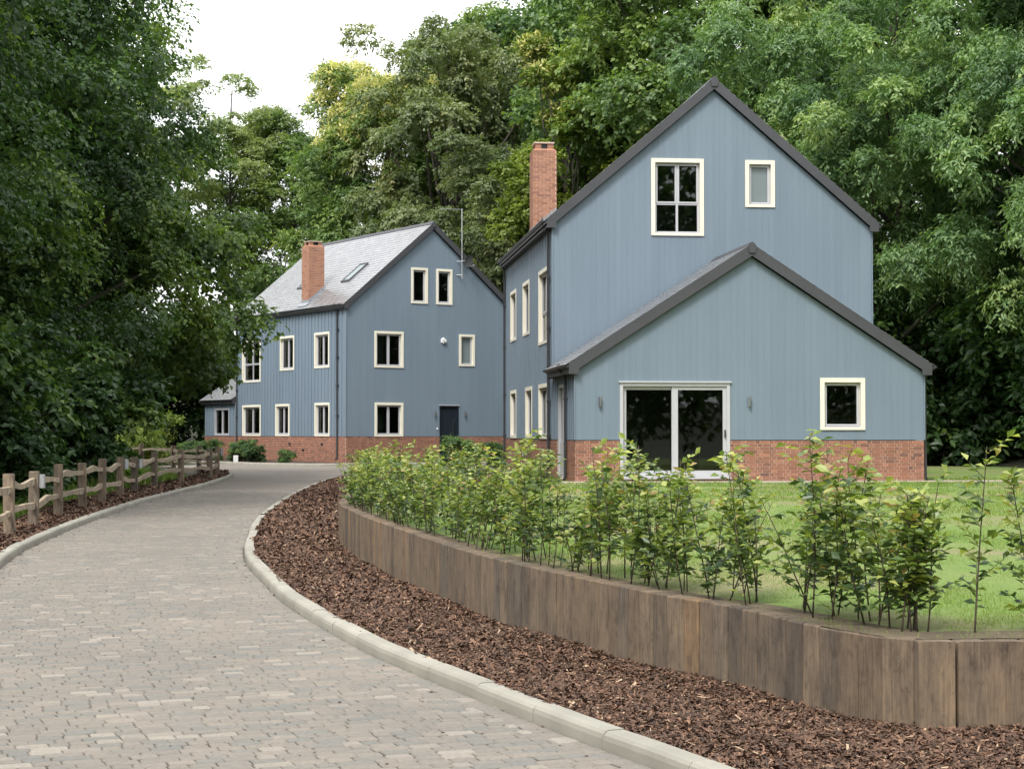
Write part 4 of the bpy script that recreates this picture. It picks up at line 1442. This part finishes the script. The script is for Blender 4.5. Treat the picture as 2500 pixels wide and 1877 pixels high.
# ------------------------------------------------------------------ post and rail fence
POSTS = [(-7.05, 22.9), (-7.41, 26.23), (-7.70, 28.6), (-8.1, 31.75), (-8.38, 34.7), (-8.52, 36.96), (-8.82, 40.0), (-8.96, 42.2), (-9.25, 46.0), (-9.28, 49.84), (-9.05, 53.2), (-9.55, 57.6), (-10.9, 61.9), (-12.2, 64.0), (-13.7, 65.7), (-15.6, 67.0)]
fr = random.Random(5)
fence = empty('post_and_rail_fence', (POSTS[1][0], POSTS[1][1], bed_z(*POSTS[1])))
tag(fence, 'low weathered timber post and rail fence with wavy cleft rails along the drive', 'fence')
f0 = Vector(fence.location)
postinfo = []
for i, (x, y) in enumerate(POSTS):
    a = Vector(POSTS[max(0, i - 1)]); b = Vector(POSTS[min(len(POSTS) - 1, i + 1)])
    ang = math.atan2((b - a).y, (b - a).x)
    zb = bed_z(x, y)
    h = fr.uniform(.86, .93)
    w2, t2 = .075, .065
    mb = MB()
    vs = []
    lx, ly = fr.gauss(0, .008), fr.gauss(0, .008)
    for zz, k in ((-.2, 1.06), (h * .5, 1.0), (h - .02, .98), (h, .9)):
        for (u, d) in ((-t2, -w2), (t2, -w2), (t2, w2), (-t2, w2)):
            vs.append((u * k + fr.uniform(-.005, .005) + lx * zz, d * k + fr.uniform(-.005, .005) + ly * zz, zz))
    fs = [(12, 13, 14, 15)]
    for r0 in (0, 4, 8):
        for k in range(4):
            fs.append((r0 + k, r0 + (k + 1) % 4, r0 + 4 + (k + 1) % 4, r0 + 4 + k))
    mb.add(vs, fs)
    build('post', mb, M['fence'], fence, loc=(x - f0.x, y - f0.y, zb - f0.z), rot=(0, 0, ang))
    postinfo.append((Vector((x, y, zb)), h))
for i in range(len(POSTS) - 1):
    (p, h), (q, h2) = postinfo[i], postinfo[i + 1]
    for lv in (0.33, 0.70):
        n = 9
        d = (q - p); L = d.length; d.normalize()
        s_ = Vector((-d.y, d.x, 0)).normalized()
        ph = fr.uniform(0, 6.28); am = fr.uniform(.02, .042); ph2 = fr.uniform(0, 6.28)
        e0, e1 = fr.uniform(-.03, .03), fr.uniform(-.03, .03)
        vs, fs = [], []
        mb = MB()
        for k in range(n + 1):
            t = k / n
            c = p + (q - p) * t + Vector((0, 0, lv + e0 * (1 - t) + e1 * t + am * math.sin(ph + t * 5.2) + .01 * math.sin(ph2 + 11 * t)))
            c += s_ * (.012 * math.sin(ph2 + t * 4))
            hh = .05 * (1 + .22 * math.sin(ph2 * 2 + t * 7)) * (0.75 if k in (0, n) else 1)
            tt = .028
            for (u, z) in ((-tt, -hh), (tt, -hh * .8), (tt * .8, hh), (-tt, hh * .85)):
                w_ = c + s_ * u + Vector((0, 0, z + fr.uniform(-.004, .004)))
                vs.append(tuple(w_ - p))
        for k in range(n):
            for j in range(4):
                fs.append((k * 4 + j, k * 4 + (j + 1) % 4, k * 4 + 4 + (j + 1) % 4, k * 4 + 4 + j))
        fs += [(0, 1, 2, 3), (n * 4 + 3, n * 4 + 2, n * 4 + 1, n * 4)]
        mb.add(vs, fs)
        build('rail', mb, M['rail'], fence, loc=tuple(p - f0))
for (k, lab) in ((2, 'small silver cylinder light on the fence post nearest the left picture edge'), (6, 'small silver cylinder light on a middle fence post'), (7, 'silver cylinder light on the post just beyond the middle one'), (11, 'small silver cylinder light on the last fence post at the bend')):
    p, h = postinfo[k]
    a = Vector(POSTS[k - 1]); b = Vector(POSTS[k + 1]); d = (b - a).normalized()
    s_ = Vector((d.y, -d.x, 0))
    c = p + s_ * .135 + Vector((0, 0, h - .16))
    mb = MB(); mb.tube([(0, 0, -.11), (0, 0, .11)], .055, 14)
    r_ = empty('fence_light', tuple(c)); tag(r_, lab, 'light', 'lights on the fence posts')
    build('lamp_body', mb, M['galv'], r_)
    mb = MB(); mb.box(-.02, .02, -.02, .02, -.05, .05)
    build('lamp_bracket', mb, M['dish'], r_, loc=tuple(-s_ * .06), rot=(0, 0, math.atan2(s_.y, s_.x)))

# ------------------------------------------------------------------ foliage
def unit(a):
    return a / (np.linalg.norm(a, axis=1)[:, None] + 1e-9)

def leaves_geo(c, d, up, L, Wd, fold, r):
    """folded two-triangle leaves: base, side, tip, side"""
    side = unit(np.cross(d, up))
    nn = np.cross(side, d)
    n = len(c)
    base = c
    mid = c + d * (L * .48)[:, None]
    tip = c + d * L[:, None] - nn * (L * .12)[:, None]
    rise = nn * (Wd * fold)[:, None]
    q = np.stack([base, mid + side * (Wd / 2)[:, None] + rise, tip, mid - side * (Wd / 2)[:, None] + rise], 1).reshape(-1, 3)
    k = np.arange(n)[:, None] * 4
    f = np.concatenate([k + np.array([[0, 1, 2]]), k + np.array([[0, 2, 3]])], 0)
    return q, f

def crown_mesh(name, seed, rx, rz, zc, nclump, nleaf, leaf_len, leaf_wid, droop=0.25, per_sprig=9, sprig_len=0.45, clump_r=(0.16, 0.27), lumps=0.22, bottom=-1.0, hollow=0.35, flat=.72):
    r = np.random.default_rng(seed)
    # clump centres in a lumpy ellipsoid
    dirs = unit(r.normal(size=(nclump * 3, 3)))
    rad = hollow + (1 - hollow) * r.random(nclump * 3) ** 0.55
    lump = 1 + lumps * (np.sin(dirs[:, 0] * 4.1 + seed) * np.cos(dirs[:, 2] * 5.3 + seed * 1.7) + .7 * np.sin(dirs[:, 1] * 6.2 + seed * .6))
    cc = dirs * (rad * lump)[:, None]
    cc = cc[cc[:, 2] > bottom][:nclump]
    cl = cc * np.array([rx, rx, rz]) + np.array([0, 0, zc])
    cr = r.uniform(clump_r[0], clump_r[1], len(cl)) * rx
    ctint = r.normal(0, .16, len(cl))
    wgt = cr ** 2 / (cr ** 2).sum()
    ns = nleaf // per_sprig
    ci = r.choice(len(cl), ns, p=wgt)
    sd_ = unit(r.normal(size=(ns, 3)) + np.array([0, 0, .45]) + .5 * unit(cc[ci]))
    sp = cl[ci] + sd_ * (cr[ci] * (0.45 + .6 * r.random(ns)))[:, None] * np.array([1.15, 1.15, flat])
    sdir = unit(sd_ * np.array([1, 1, .35]) + r.normal(0, .35, (ns, 3)) - np.array([0, 0, droop]))
    t = np.tile(np.linspace(0, 1, per_sprig), ns)
    si = np.repeat(np.arange(ns), per_sprig)
    n = ns * per_sprig
    slen = sprig_len * r.uniform(.6, 1.3, ns)
    pos = sp[si] + sdir[si] * (slen[si] * (t - .3))[:, None] + r.normal(0, leaf_len * .25, (n, 3))
    pos[:, 2] -= droop * .5 * slen[si] * t ** 2
    alt = np.where(np.arange(n) % 2 == 0, 1.0, -1.0)
    sidev = unit(np.cross(sdir[si], np.array([[0, 0, 1.0]])))
    ld = unit(sdir[si] * .7 + sidev * alt[:, None] * .8 + r.normal(0, .3, (n, 3)) - np.array([0, 0, droop * .9]))
    up = unit(np.array([0, 0, .8]) + .75 * sd_[si] + r.normal(0, .45, (n, 3)))
    L = leaf_len * r.lognormal(0, .22, n)
    Wv = leaf_wid * r.lognormal(0, .2, n)
    q, f = leaves_geo(pos, ld, up, L, Wv, .16, r)
    st = r.normal(0, .13, ns)
    tint = np.clip(.42 + ctint[ci][si] + st[si] + r.normal(0, .10, n), 0, 1)
    return fast_mesh(name, q, f, np.repeat(tint, 4)), cl, cr

def trunk_mesh(name, seed, h, r0, targets, lean=0.03, limb_r=0.06):
    r = random.Random(seed)
    mb = MB()
    pts, rad = [], []
    n = 9
    ox = oy = 0
    for k in range(n + 1):
        t = k / n
        ox += r.gauss(0, lean) * h * .1
        oy += r.gauss(0, lean) * h * .1
        pts.append((ox, oy, -0.4 + t * h))
        rad.append(r0 * (1.45 if k == 0 else 1.0) * (1 - .82 * t) + .02)
    mb.tube(pts, rad, 9)
    for c in targets:
        tz = max(.15, min(.92, (c[2] * .72) / h))
        i = min(n - 1, int(tz * n))
        a = Vector(pts[i]).lerp(Vector(pts[i + 1]), tz * n - i)
        b = Vector(c)
        m1 = a.lerp(b, .4) + Vector((r.gauss(0, .2), r.gauss(0, .2), -.1 * (b - a).length + r.gauss(0, .15)))
        m2 = a.lerp(b, .75) + Vector((r.gauss(0, .15), r.gauss(0, .15), -.05 * (b - a).length))
        rr = limb_r * r.uniform(.7, 1.3) * (1.3 - .6 * tz)
        mb.tube([a, m1, m2, b], [rr * 1.5, rr, rr * .6, rr * .25], 6, cap=False)
    return mb.mesh(name, True)

class Kind:
    def __init__(s, nm, mat, seed, rx, rz, zc, h, r0, nclump, nleaf, ll, lw, **kw):
        s.nm = nm
        s.crown, cl, cr = crown_mesh(nm + '_crown', seed, rx, rz, zc, nclump, nleaf, ll, lw, **kw)
        s.crown.materials.append(M[mat])
        rr = np.random.default_rng(seed + 1)
        pick = cl[rr.choice(len(cl), min(34, len(cl)), replace=False)]
        s.trunk = trunk_mesh(nm + '_trunk', seed, h, r0, pick, limb_r=r0 * .3)
        s.trunk.materials.append(M['trunk'])
        s.cl, s.cr = cl, cr
        s.extra = []
    def place(s, name, x, y, label, cat, scale=1.0, rz=0.0, sz=None, group=None, z=None):
        o = empty(name, (x, y, terrain_z(x, y) if z is None else z), rz)
        o.scale = (scale, scale, sz or scale)
        tag(o, label, cat, group)
        link('trunk', s.trunk, None, o)
        link('crown', s.crown, None, o)
        for nm, me in s.extra:
            link(nm, me, None, o)
        return o

kA = Kind('maple', 'leaf_dark', 31, 5.6, 8.2, 9.0, 15.5, .34, 190, 165000, .125, .092, droop=.35, bottom=-.98, lumps=.12)
kA2 = Kind('bright_maple', 'leaf_bright', 47, 4.8, 5.6, 6.4, 10.5, .26, 90, 80000, .17, .12, droop=.4, bottom=-.98)
kB = Kind('broadleaf', 'leaf_mid', 53, 5.8, 9.0, 11.5, 18.5, .3, 170, 120000, .21, .14, droop=.2, bottom=-.9, lumps=.12, hollow=.5)
kB2 = Kind('olive_broadleaf', 'leaf_olive', 59, 5.4, 9.5, 12.0, 19.5, .32, 140, 90000, .21, .13, droop=.25, bottom=-.9, clump_r=(.13, .23), lumps=.15)
kC = Kind('chestnut', 'leaf_mid', 61, 6.0, 9.2, 12.5, 19.5, .32, 160, 105000, .23, .125, droop=.3, bottom=-.9, lumps=.1, hollow=.5)
kD = Kind('dark_broadleaf', 'leaf_dark', 67, 6.2, 10.5, 13.0, 22.0, .4, 130, 80000, .24, .16, droop=.2, bottom=-.95)
kE = Kind('ash', 'leaf_ash', 71, 5.0, 8.4, 11.0, 17.5, .2, 150, 140000, .18, .07, droop=.45, per_sprig=11, sprig_len=.5, bottom=-.72, clump_r=(.10, .22), lumps=.3, flat=1.05)
kL = Kind('lime_tree', 'leaf_lime', 73, 3.4, 6.0, 13.0, 17.5, .2, 60, 32000, .2, .14, droop=.2)
kP = Kind('thin_pale_tree', 'leaf_pale', 79, 5.0, 8.0, 15.0, 22.0, .12, 70, 26000, .24, .13, droop=.3, clump_r=(.12, .22))
kS = Kind('shrub', 'leaf_dark', 83, 1.7, 1.5, 1.5, 2.2, .05, 40, 15000, .15, .09, droop=.3, bottom=-.95, hollow=.2)
kG = Kind('bright_shrub', 'leaf_lime', 89, 1.3, 1.0, 0.95, 1.4, .04, 30, 7000, .11, .07, droop=.2, bottom=-.95, hollow=.2)

# yellow flower tassels on the chestnut's top and on the lime tree
def tassels(k, seed, zmin, per):
    r = np.random.default_rng(seed)
    sel = k.cl[:, 2] > zmin
    c, cr = k.cl[sel], k.cr[sel]
    ci = np.repeat(np.arange(len(c)), per)
    d = unit(r.normal(size=(len(ci), 3)) + np.array([0, 0, .8]))
    p = c[ci] + d * (cr[ci] * r.uniform(.75, 1.02, len(ci)))[:, None] * np.array([1.15, 1.15, .75])
    p = np.repeat(p, 5, 0) + r.normal(0, .13, (len(p) * 5, 3))
    ld = unit(r.normal(size=(len(p), 3)) + np.array([0, 0, .3]))
    up = unit(r.normal(size=(len(p), 3)))
    q, f = leaves_geo(p, ld, up, np.full(len(p), .30), np.full(len(p), .10), .1, r)
    me = fast_mesh('flower_tassels', q, f, np.repeat(r.random(len(p)), 4))
    me.materials.append(M['catkin'])
    return me
kC.extra.append(('flower_tassels', tassels(kC, 3, 16.5, 90)))
kL.extra.append(('flower_tassels', tassels(kL, 4, 16.2, 30)))

# --- left of the drive
kA.place('maple_tree', -14.3, 31.5, 'dark leafy tree at the left picture edge, nearest behind the fence', 'tree', 1.0, 0.4)
kA.place('maple_tree', -16.4, 42.5, 'tall dark green tree filling the upper left, second behind the fence', 'tree', 1.12, 2.1)
kA2.place('maple_tree', -13.9, 56.0, 'brighter green maple whose branches reach towards the farther house', 'tree', 1.08, 1.0)
kA.place('maple_tree', -14.8, 48.5, 'dark full-crowned tree between the tall left tree and the bright maple', 'tree', 1.0, 3.2)
kA.place('maple_tree', -19.5, 52.0, 'dark tree standing deep behind the other left trees', 'tree', 1.15, 4.0)
kA.place('maple_tree', -20.0, 38.0, 'dark tree hidden deepest at the left behind the front maple', 'tree', 1.1, 5.1)
for k, (x, y, s_, lab) in enumerate([(-11.2, 30.5, 1.15, 'dark shrub behind the fence at the left picture edge'), (-11.6, 35.5, 1.3, 'dark shrub behind the fence, second from the left edge'), (-11.8, 41.0, 1.35, 'dark shrub behind the middle of the fence'), (-12.2, 47.0, 1.35, 'dark shrub behind the fence below the tall trees'), (-13.6, 52.5, 1.2, 'dark shrub under the maple near the bend of the fence')]):
    kS.place('shrub', x, y, lab, 'shrub', s_, k * 1.3, group='dark shrubs behind the fence')
kP.place('pale_tree', -20.5, 128, 'thin pale tree far away against the sky left of the yellow-topped tree', 'tree', .98, .3)
kP.place('pale_tree', -25.5, 122, 'thin pale tree far away beside the tall left trees', 'tree', .93, 2.0)
kB.place('broadleaf_tree', -25.0, 90, 'low green tree left of the farther house extension', 'tree', .62, 1.9)
kB.place('broadleaf_tree', -30.0, 78, 'green tree far left beyond the bend of the drive', 'tree', .7, 4.9)
kS.place('bush', -19.2, 100, 'dark bush behind the extension of the farther house', 'bush', 2.7, 1.4)
kS.place('bush', -22.6, 97, 'tall dark bush left behind the farther house extension', 'bush', 2.7, 3.4)
kS.place('bush', -20.5, 86, 'dark bush left of the farther house extension', 'bush', 2.0, .4)
kS.place('bush', -24.0, 76, 'dark bush beyond the bend of the drive', 'bush', 2.0, 2.4)
# --- behind the houses
kB.place('broadleaf_tree', -16.4, 132, 'rounded green tree left behind the farther house', 'tree', .95, .2)
kC.place('chestnut_tree', -7.4, 108, 'tree with cream-yellow flowering top against the white sky', 'tree', 1.06, 1.0)
kB2.place('olive_tree', -3.6, 101, 'grey-green tree rising behind the ridge of the farther house', 'tree', 1.0, 2.2, 1.2)
kB.place('broadleaf_tree', -1.4, 114, 'tall tree at the right edge of the open sky', 'tree', 1.18, 3.4, 1.36)
kD.place('dark_tree', 3.4, 108, 'tall dark tree above the nearer chimney', 'tree', 1.1, .7, 1.3)
kL.place('lime_tree', 2.6, 84, 'yellow-green tree behind the nearer chimney', 'tree', 1.0, 1.6)
kB2.place('olive_tree', 0.0, 92, 'greyish tree between the two houses', 'tree', .8, 4.4)
kD.place('dark_tree', 6.6, 92, 'dark tree behind the left slope of the nearer gable', 'tree', 1.05, 2.6, 1.3)
kB.place('broadleaf_tree', 9.9, 84, 'green tree directly behind the peak of the nearer gable', 'tree', 1.15, 5.2, 1.35)
kD.place('dark_tree', 13.6, 80, 'dark tree behind the right slope of the nearer gable', 'tree', 1.05, 4.0)
kE.place('ash_tree', 13.7, 64, 'pale green ash tree with drooping leaves right of the nearer house', 'tree', 1.0, .5)
kE.place('ash_tree', 17.8, 57, 'drooping ash tree at the right picture edge', 'tree', 1.05, 2.4)
kD.place('dark_tree', 18.5, 70, 'dark tree deep behind the ash trees', 'tree', 1.0, 1.2)
kD.place('dark_tree', 22.0, 58, 'dark tree added beyond the right picture edge for its shade', 'tree', .95, 3.3)  # off-frame tree added so that its shade darkens the right side
for k, (x, y, s_, lab) in enumerate([(13.2, 71, 2.0, 'dark bush in the shade right of the nearer house wall'), (16.6, 69, 2.2, 'dark bush in deep shade under the ash trees'), (20.0, 64, 2.2, 'dark bush at the right picture edge under the ash'), (14.0, 74, 2.3, 'tall dark bush farther back in the shade beyond the nearer house'),
                                     (12.6, 66, 1.6, 'dark bush just right of the nearer house corner'), (15.8, 64.5, 2.0, 'dark bush before the ash trunks'), (18.6, 60.5, 1.9, 'dark bush before the trunk at the right picture edge'),
                                     (-4.5, 96, 2.1, 'bush behind the farther house gable'), (-0.5, 90, 2.2, 'dark bush between the two houses'), (2.0, 95, 2.6, 'dark tall bush behind the gap between the houses'), (-11.5, 99, 2.4, 'dark bush behind the roof of the farther house')]):
    kS.place('bush', x, y, lab, 'bush', s_, k * .9, group='dark bushes in the wood')
me, _c, _r = crown_mesh('woodland', 301, 1.0, 1.0, 0, 10, 90, .5, .3)
q_all, f_all, t_all = [], [], []
rw = np.random.default_rng(17)
shade_flank = [(-19, 10), (-20, -4), (-21, -18), (22, 46), (25, 38), (28, 28), (30, 16)]  # unseen side trees, added to shade the view from left and right
for k in range(15 + len(shade_flank)):
    x = -42 + k * 6.0 + rw.uniform(-1.5, 1.5)
    y = -34 + rw.uniform(-5, 5)
    if k >= 15:
        x, y = shade_flank[k - 15]
    n = 6500
    d = unit(rw.normal(size=(n, 3)))
    p = d * (rw.random(n) ** .4)[:, None] * np.array([5.0, 4.5, 12.0 + rw.uniform(-1.5, 2)]) + np.array([x, y, 12.0])
    p = p[p[:, 2] > .2]
    n = len(p)
    q, f = leaves_geo(p, unit(rw.normal(size=(n, 3))), unit(rw.normal(size=(n, 3)) + np.array([0, 0, .8])), np.full(n, .62), np.full(n, .42), .15, rw)
    f_all.append(f + sum(len(a) for a in q_all))
    q_all.append(q); t_all.append(np.repeat(rw.random(n), 4))
o = link('woodland', fast_mesh('woodland', np.concatenate(q_all), np.concatenate(f_all), np.concatenate(t_all)), M['leaf_dark'])
tag(o, 'woodland behind the viewpoint mirrored darkly in the window panes, with unseen trees added at the sides for shade', 'woodland', kind='stuff')
# planting by the far kerb
for k, (x, y, s_, lab) in enumerate([(-13.6, 80.5, .36, 'low green shrub against the plinth of the farther house, left'), (-12.0, 78.9, .36, 'rounded shrub in front of the farther house plinth'), (-9.6, 75.4, .22, 'small weed clump by the corner of the farther house'), (-16.8, 82.5, .42, 'low shrub beside the extension of the farther house'), (-11.2, 77.6, .27, 'second small shrub along the farther house plinth'), (-14.9, 81.8, .33, 'low shrub below the leftmost window of the farther house'), (-1.9, 66.0, .42, 'dark shrub before the front door of the farther house'), (-0.7, 67.0, .34, 'small dark shrub right of the front door')]):
    kS.place('shrub', x, y, lab, 'shrub', s_, k * 1.7, group='planting along the farther house', z=.36)
for k, (x, y, s_, lab) in enumerate([(-15.6, 74.5, 1.1, 'bright green shrub beyond the fence bend'), (-18.0, 78.0, 1.3, 'bright green bush on the bank left of the farther house'), (-14.6, 69.6, .8, 'low bright plant behind the end of the fence')]):
    kG.place('bright_shrub', x, y, lab, 'shrub', s_, k * 1.9, group='bright shrubs beyond the fence', z=.36)

# weeds and grass under the fence
weed_poly = [(-8.2, 24), (-8.9, 30), (-9.4, 36), (-9.9, 44), (-10.2, 52), (-10.6, 58), (-12.5, 63.5), (-15, 66.5), (-22, 66), (-22, 24)]
o = link('undergrowth', grass('undergrowth', weed_poly, [(24, 40, 330, .14, .016), (40, 67, 150, .17, .024)], 14, lambda x, y: terrain_z(x, y) + .05, thin=True), M['grass'])
tag(o, 'green weeds and grass growing below and behind the rail fence', 'weeds', kind='stuff')

# ------------------------------------------------------------------ young hedge
def hedge_plant(seed, h, nst, dense):
    r = np.random.default_rng(seed)
    rr = random.Random(seed)
    st = MB()
    LP, LD, LU, LL, LT = [], [], [], [], []
    for s_ in range(nst):
        bx, by = rr.gauss(0, .035), rr.gauss(0, .035)
        lx, ly = rr.gauss(0, .085) + bx * .8, rr.gauss(0, .085) + by * .8
        hh = h * (1 if s_ == 0 else rr.uniform(.62, .95))
        pts = []
        for k in range(7):
            t = k / 6
            pts.append(Vector((bx + lx * t + .014 * math.sin(5 * t + seed + s_), by + ly * t + .014 * math.cos(4 * t + seed * 2), hh * t - (.03 if k == 0 else 0))))
        st.tube(pts, [.0048 * (1 - .75 * k / 6) + .001 for k in range(7)], 6)
        nb = int(dense * hh * 33)
        for b in range(nb):
            t = .06 + .94 * ((b + rr.random()) / nb) ** .85
            if rr.random() < .16 or (t < .2 and rr.random() < .35):
                continue
            i = min(5, int(t * 6))
            a = pts[i].lerp(pts[i + 1], min(1, t * 6 - i))
            ang = rr.uniform(0, 6.283)
            bl = hh * rr.uniform(.07, .30) * (1.1 - .65 * t) + .03
            d = Vector((math.cos(ang), math.sin(ang), rr.uniform(.2, 1.1))).normalized()
            e = a + d * bl
            st.tube([a, e], [.0024, .001], 4, cap=False)
            m = max(3, int(bl / .019))
            bt = rr.gauss(0, .1)
            for q in range(m):
                u = (q + .5) / m
                sv_ = Vector((-d.y, d.x, 0))
                sv_.normalize()
                sgn = 1 if q % 2 else -1
                LP.append(a.lerp(e, u * 1.08))
                LD.append(d * .6 + sv_ * sgn * .8 + Vector((rr.gauss(0, .3), rr.gauss(0, .3), rr.gauss(-.1, .3))))
                LU.append(Vector((rr.gauss(0, .5), rr.gauss(0, .5), 1)))
                LL.append(rr.uniform(.045, .085))
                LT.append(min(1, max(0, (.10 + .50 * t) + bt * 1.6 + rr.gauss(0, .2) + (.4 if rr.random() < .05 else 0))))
    A = lambda x: np.array([tuple(p) for p in x])
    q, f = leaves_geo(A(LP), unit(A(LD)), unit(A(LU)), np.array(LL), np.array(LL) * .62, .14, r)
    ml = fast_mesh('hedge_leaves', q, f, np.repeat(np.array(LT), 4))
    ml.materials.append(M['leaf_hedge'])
    ms = st.mesh('hedge_stem', True)
    ms.materials.append(M['twig'])
    return ms, ml
variants = [hedge_plant(100 + k, hgt, n_, de) for k, (hgt, n_, de) in enumerate([(.94, 2, .9), (.84, 2, 1.0), (1.02, 3, .75), (.80, 2, 1.0), (.92, 3, .85), (.72, 3, .9), (1.08, 2, .8), (.88, 1, 1.1), (.98, 2, .7), (.76, 2, 1.1)])]
tall = hedge_plant(140, 1.03, 1, .62)
hp = random.Random(77)
hl = resample(WALL, 0.02)
dist = np.arange(len(hl)) * .02
inner = offset(hl, -0.30)
i_right = int(np.argmin(np.abs(hl[:, 0] - 2.95) + np.abs(hl[:, 1] - 9.5)))
def plant_at(x, y, var, sc_, lab, grp='young hedge plants behind the sleeper wall'):
    o = empty('hedge_plant', (x, y, lawn_z(x, y) - .005), hp.uniform(0, 6.28))
    o.scale = (sc_ * hp.uniform(.95, 1.1), sc_ * hp.uniform(.95, 1.1), sc_)
    tag(o, lab, 'hedge plant', grp)
    link('stem', var[0], None, o)
    link('leaves', var[1], None, o)
ordn = ['first', 'second', 'third', 'fourth', 'fifth', 'sixth', 'seventh', 'eighth', 'ninth', 'tenth', 'eleventh', 'twelfth', 'thirteenth', 'fourteenth', 'fifteenth', 'sixteenth', 'seventeenth', 'eighteenth', 'nineteenth', 'twentieth', 'twenty-first', 'twenty-second', 'twenty-third', 'twenty-fourth', 'twenty-fifth', 'twenty-sixth', 'twenty-seventh', 'twenty-eighth', 'twenty-ninth', 'thirtieth']
plant_at(2.83, 9.9, variants[0], .93, 'young hedge plant cut by the right picture edge')
plant_at(2.56, 9.82, tall, 1.0, 'tall single-stemmed hedge whip standing apart against the dark wood')
k0 = int(np.argmin(np.abs(hl[:, 0] - 2.25) + np.abs(hl[:, 1] - 9.55)))
s = dist[k0]
row = 0
while s < dist[-1]:
    i = min(len(hl) - 1, int(s / .02))
    y = hl[i][1]
    T = hl[min(len(hl) - 1, i + 2)] - hl[max(0, i - 2)]
    T = T / np.linalg.norm(T)
    off_ = (-0.27 if row % 2 == 0 else -0.40) + hp.gauss(0, .03)
    p = hl[i] + np.array([-T[1], T[0]]) * off_
    sc_ = hp.uniform(.86, 1.05) * float(np.interp(y, [9, 12, 18, 24, 40], [.98, .98, .90, .80, .80]))
    if row < 29:
        lab, grp = '%s hedge plant left of the tall lone whip' % ordn[row], 'young hedge plants behind the sleeper wall'
    elif y < 27:
        lab, grp = 'young beech hedge plant in the dense left stretch of the hedge', 'dense left hedge plants'
    else:
        lab, grp = 'hedge plant in the back stretch curving behind towards the houses', 'back hedge plants'
    plant_at(p[0], p[1], variants[hp.randrange(10)], sc_, lab, grp)
    s += hp.uniform(.17, .225) if y < 14 else (hp.uniform(.21, .30) if y < 27 else hp.uniform(.26, .38))
    row += 1

# ------------------------------------------------------------------ small things
# debris on the drive
r = np.random.default_rng(91)
n = 260
P = np.stack([r.uniform(-8, 2, n * 6), r.uniform(8, 45, n * 6)], 1)
P = P[in_poly(P, field_poly)][:n]
ka = offset(rk, 0.0)
kb = ka[r.choice(np.where((ka[:, 1] > 7) & (ka[:, 1] < 45))[0], 330)] + np.stack([-np.abs(r.normal(0, .10, 330)) + .0, r.uniform(-.2, .2, 330)], 1)
la = lk[r.choice(np.where((lk[:, 1] > 18) & (lk[:, 1] < 52))[0], 260)] + np.stack([np.abs(r.normal(0, .14, 260)), r.uniform(-.2, .2, 260)], 1)
P = np.concatenate([P, kb, la])
ang = r.uniform(0, 6.28, len(P))
L = r.uniform(.008, .035, len(P)); Wv = L * r.uniform(.3, .8, len(P))
z = .0045 * P[:, 1] + .021
d = np.stack([np.cos(ang), np.sin(ang), r.normal(0, .2, len(P))], 1)
q, f = leaves_geo(np.stack([P[:, 0], P[:, 1], z], 1), unit(d), np.tile([[0, 0, 1.0]], (len(P), 1)), L, Wv, .3, r)
o = link('leaf_litter', fast_mesh('leaf_litter', q, f, np.repeat(r.random(len(P)) * .5, 4)), M['chip'])
tag(o, 'scattered small brown leaf and bark bits on the paved drive', 'litter', kind='stuff')
# small white marker post by the far kerb
mb = MB(); mb.box(-.10, .10, -.02, .02, 0, .32)
build('marker_board', mb, M['white'], None, loc=(-12.0, 77.2, .40), rot=(0, 0, .3))
o = bpy.data.objects['marker_board']; tag(o, 'small white board standing in the planting before the farther house', 'marker')
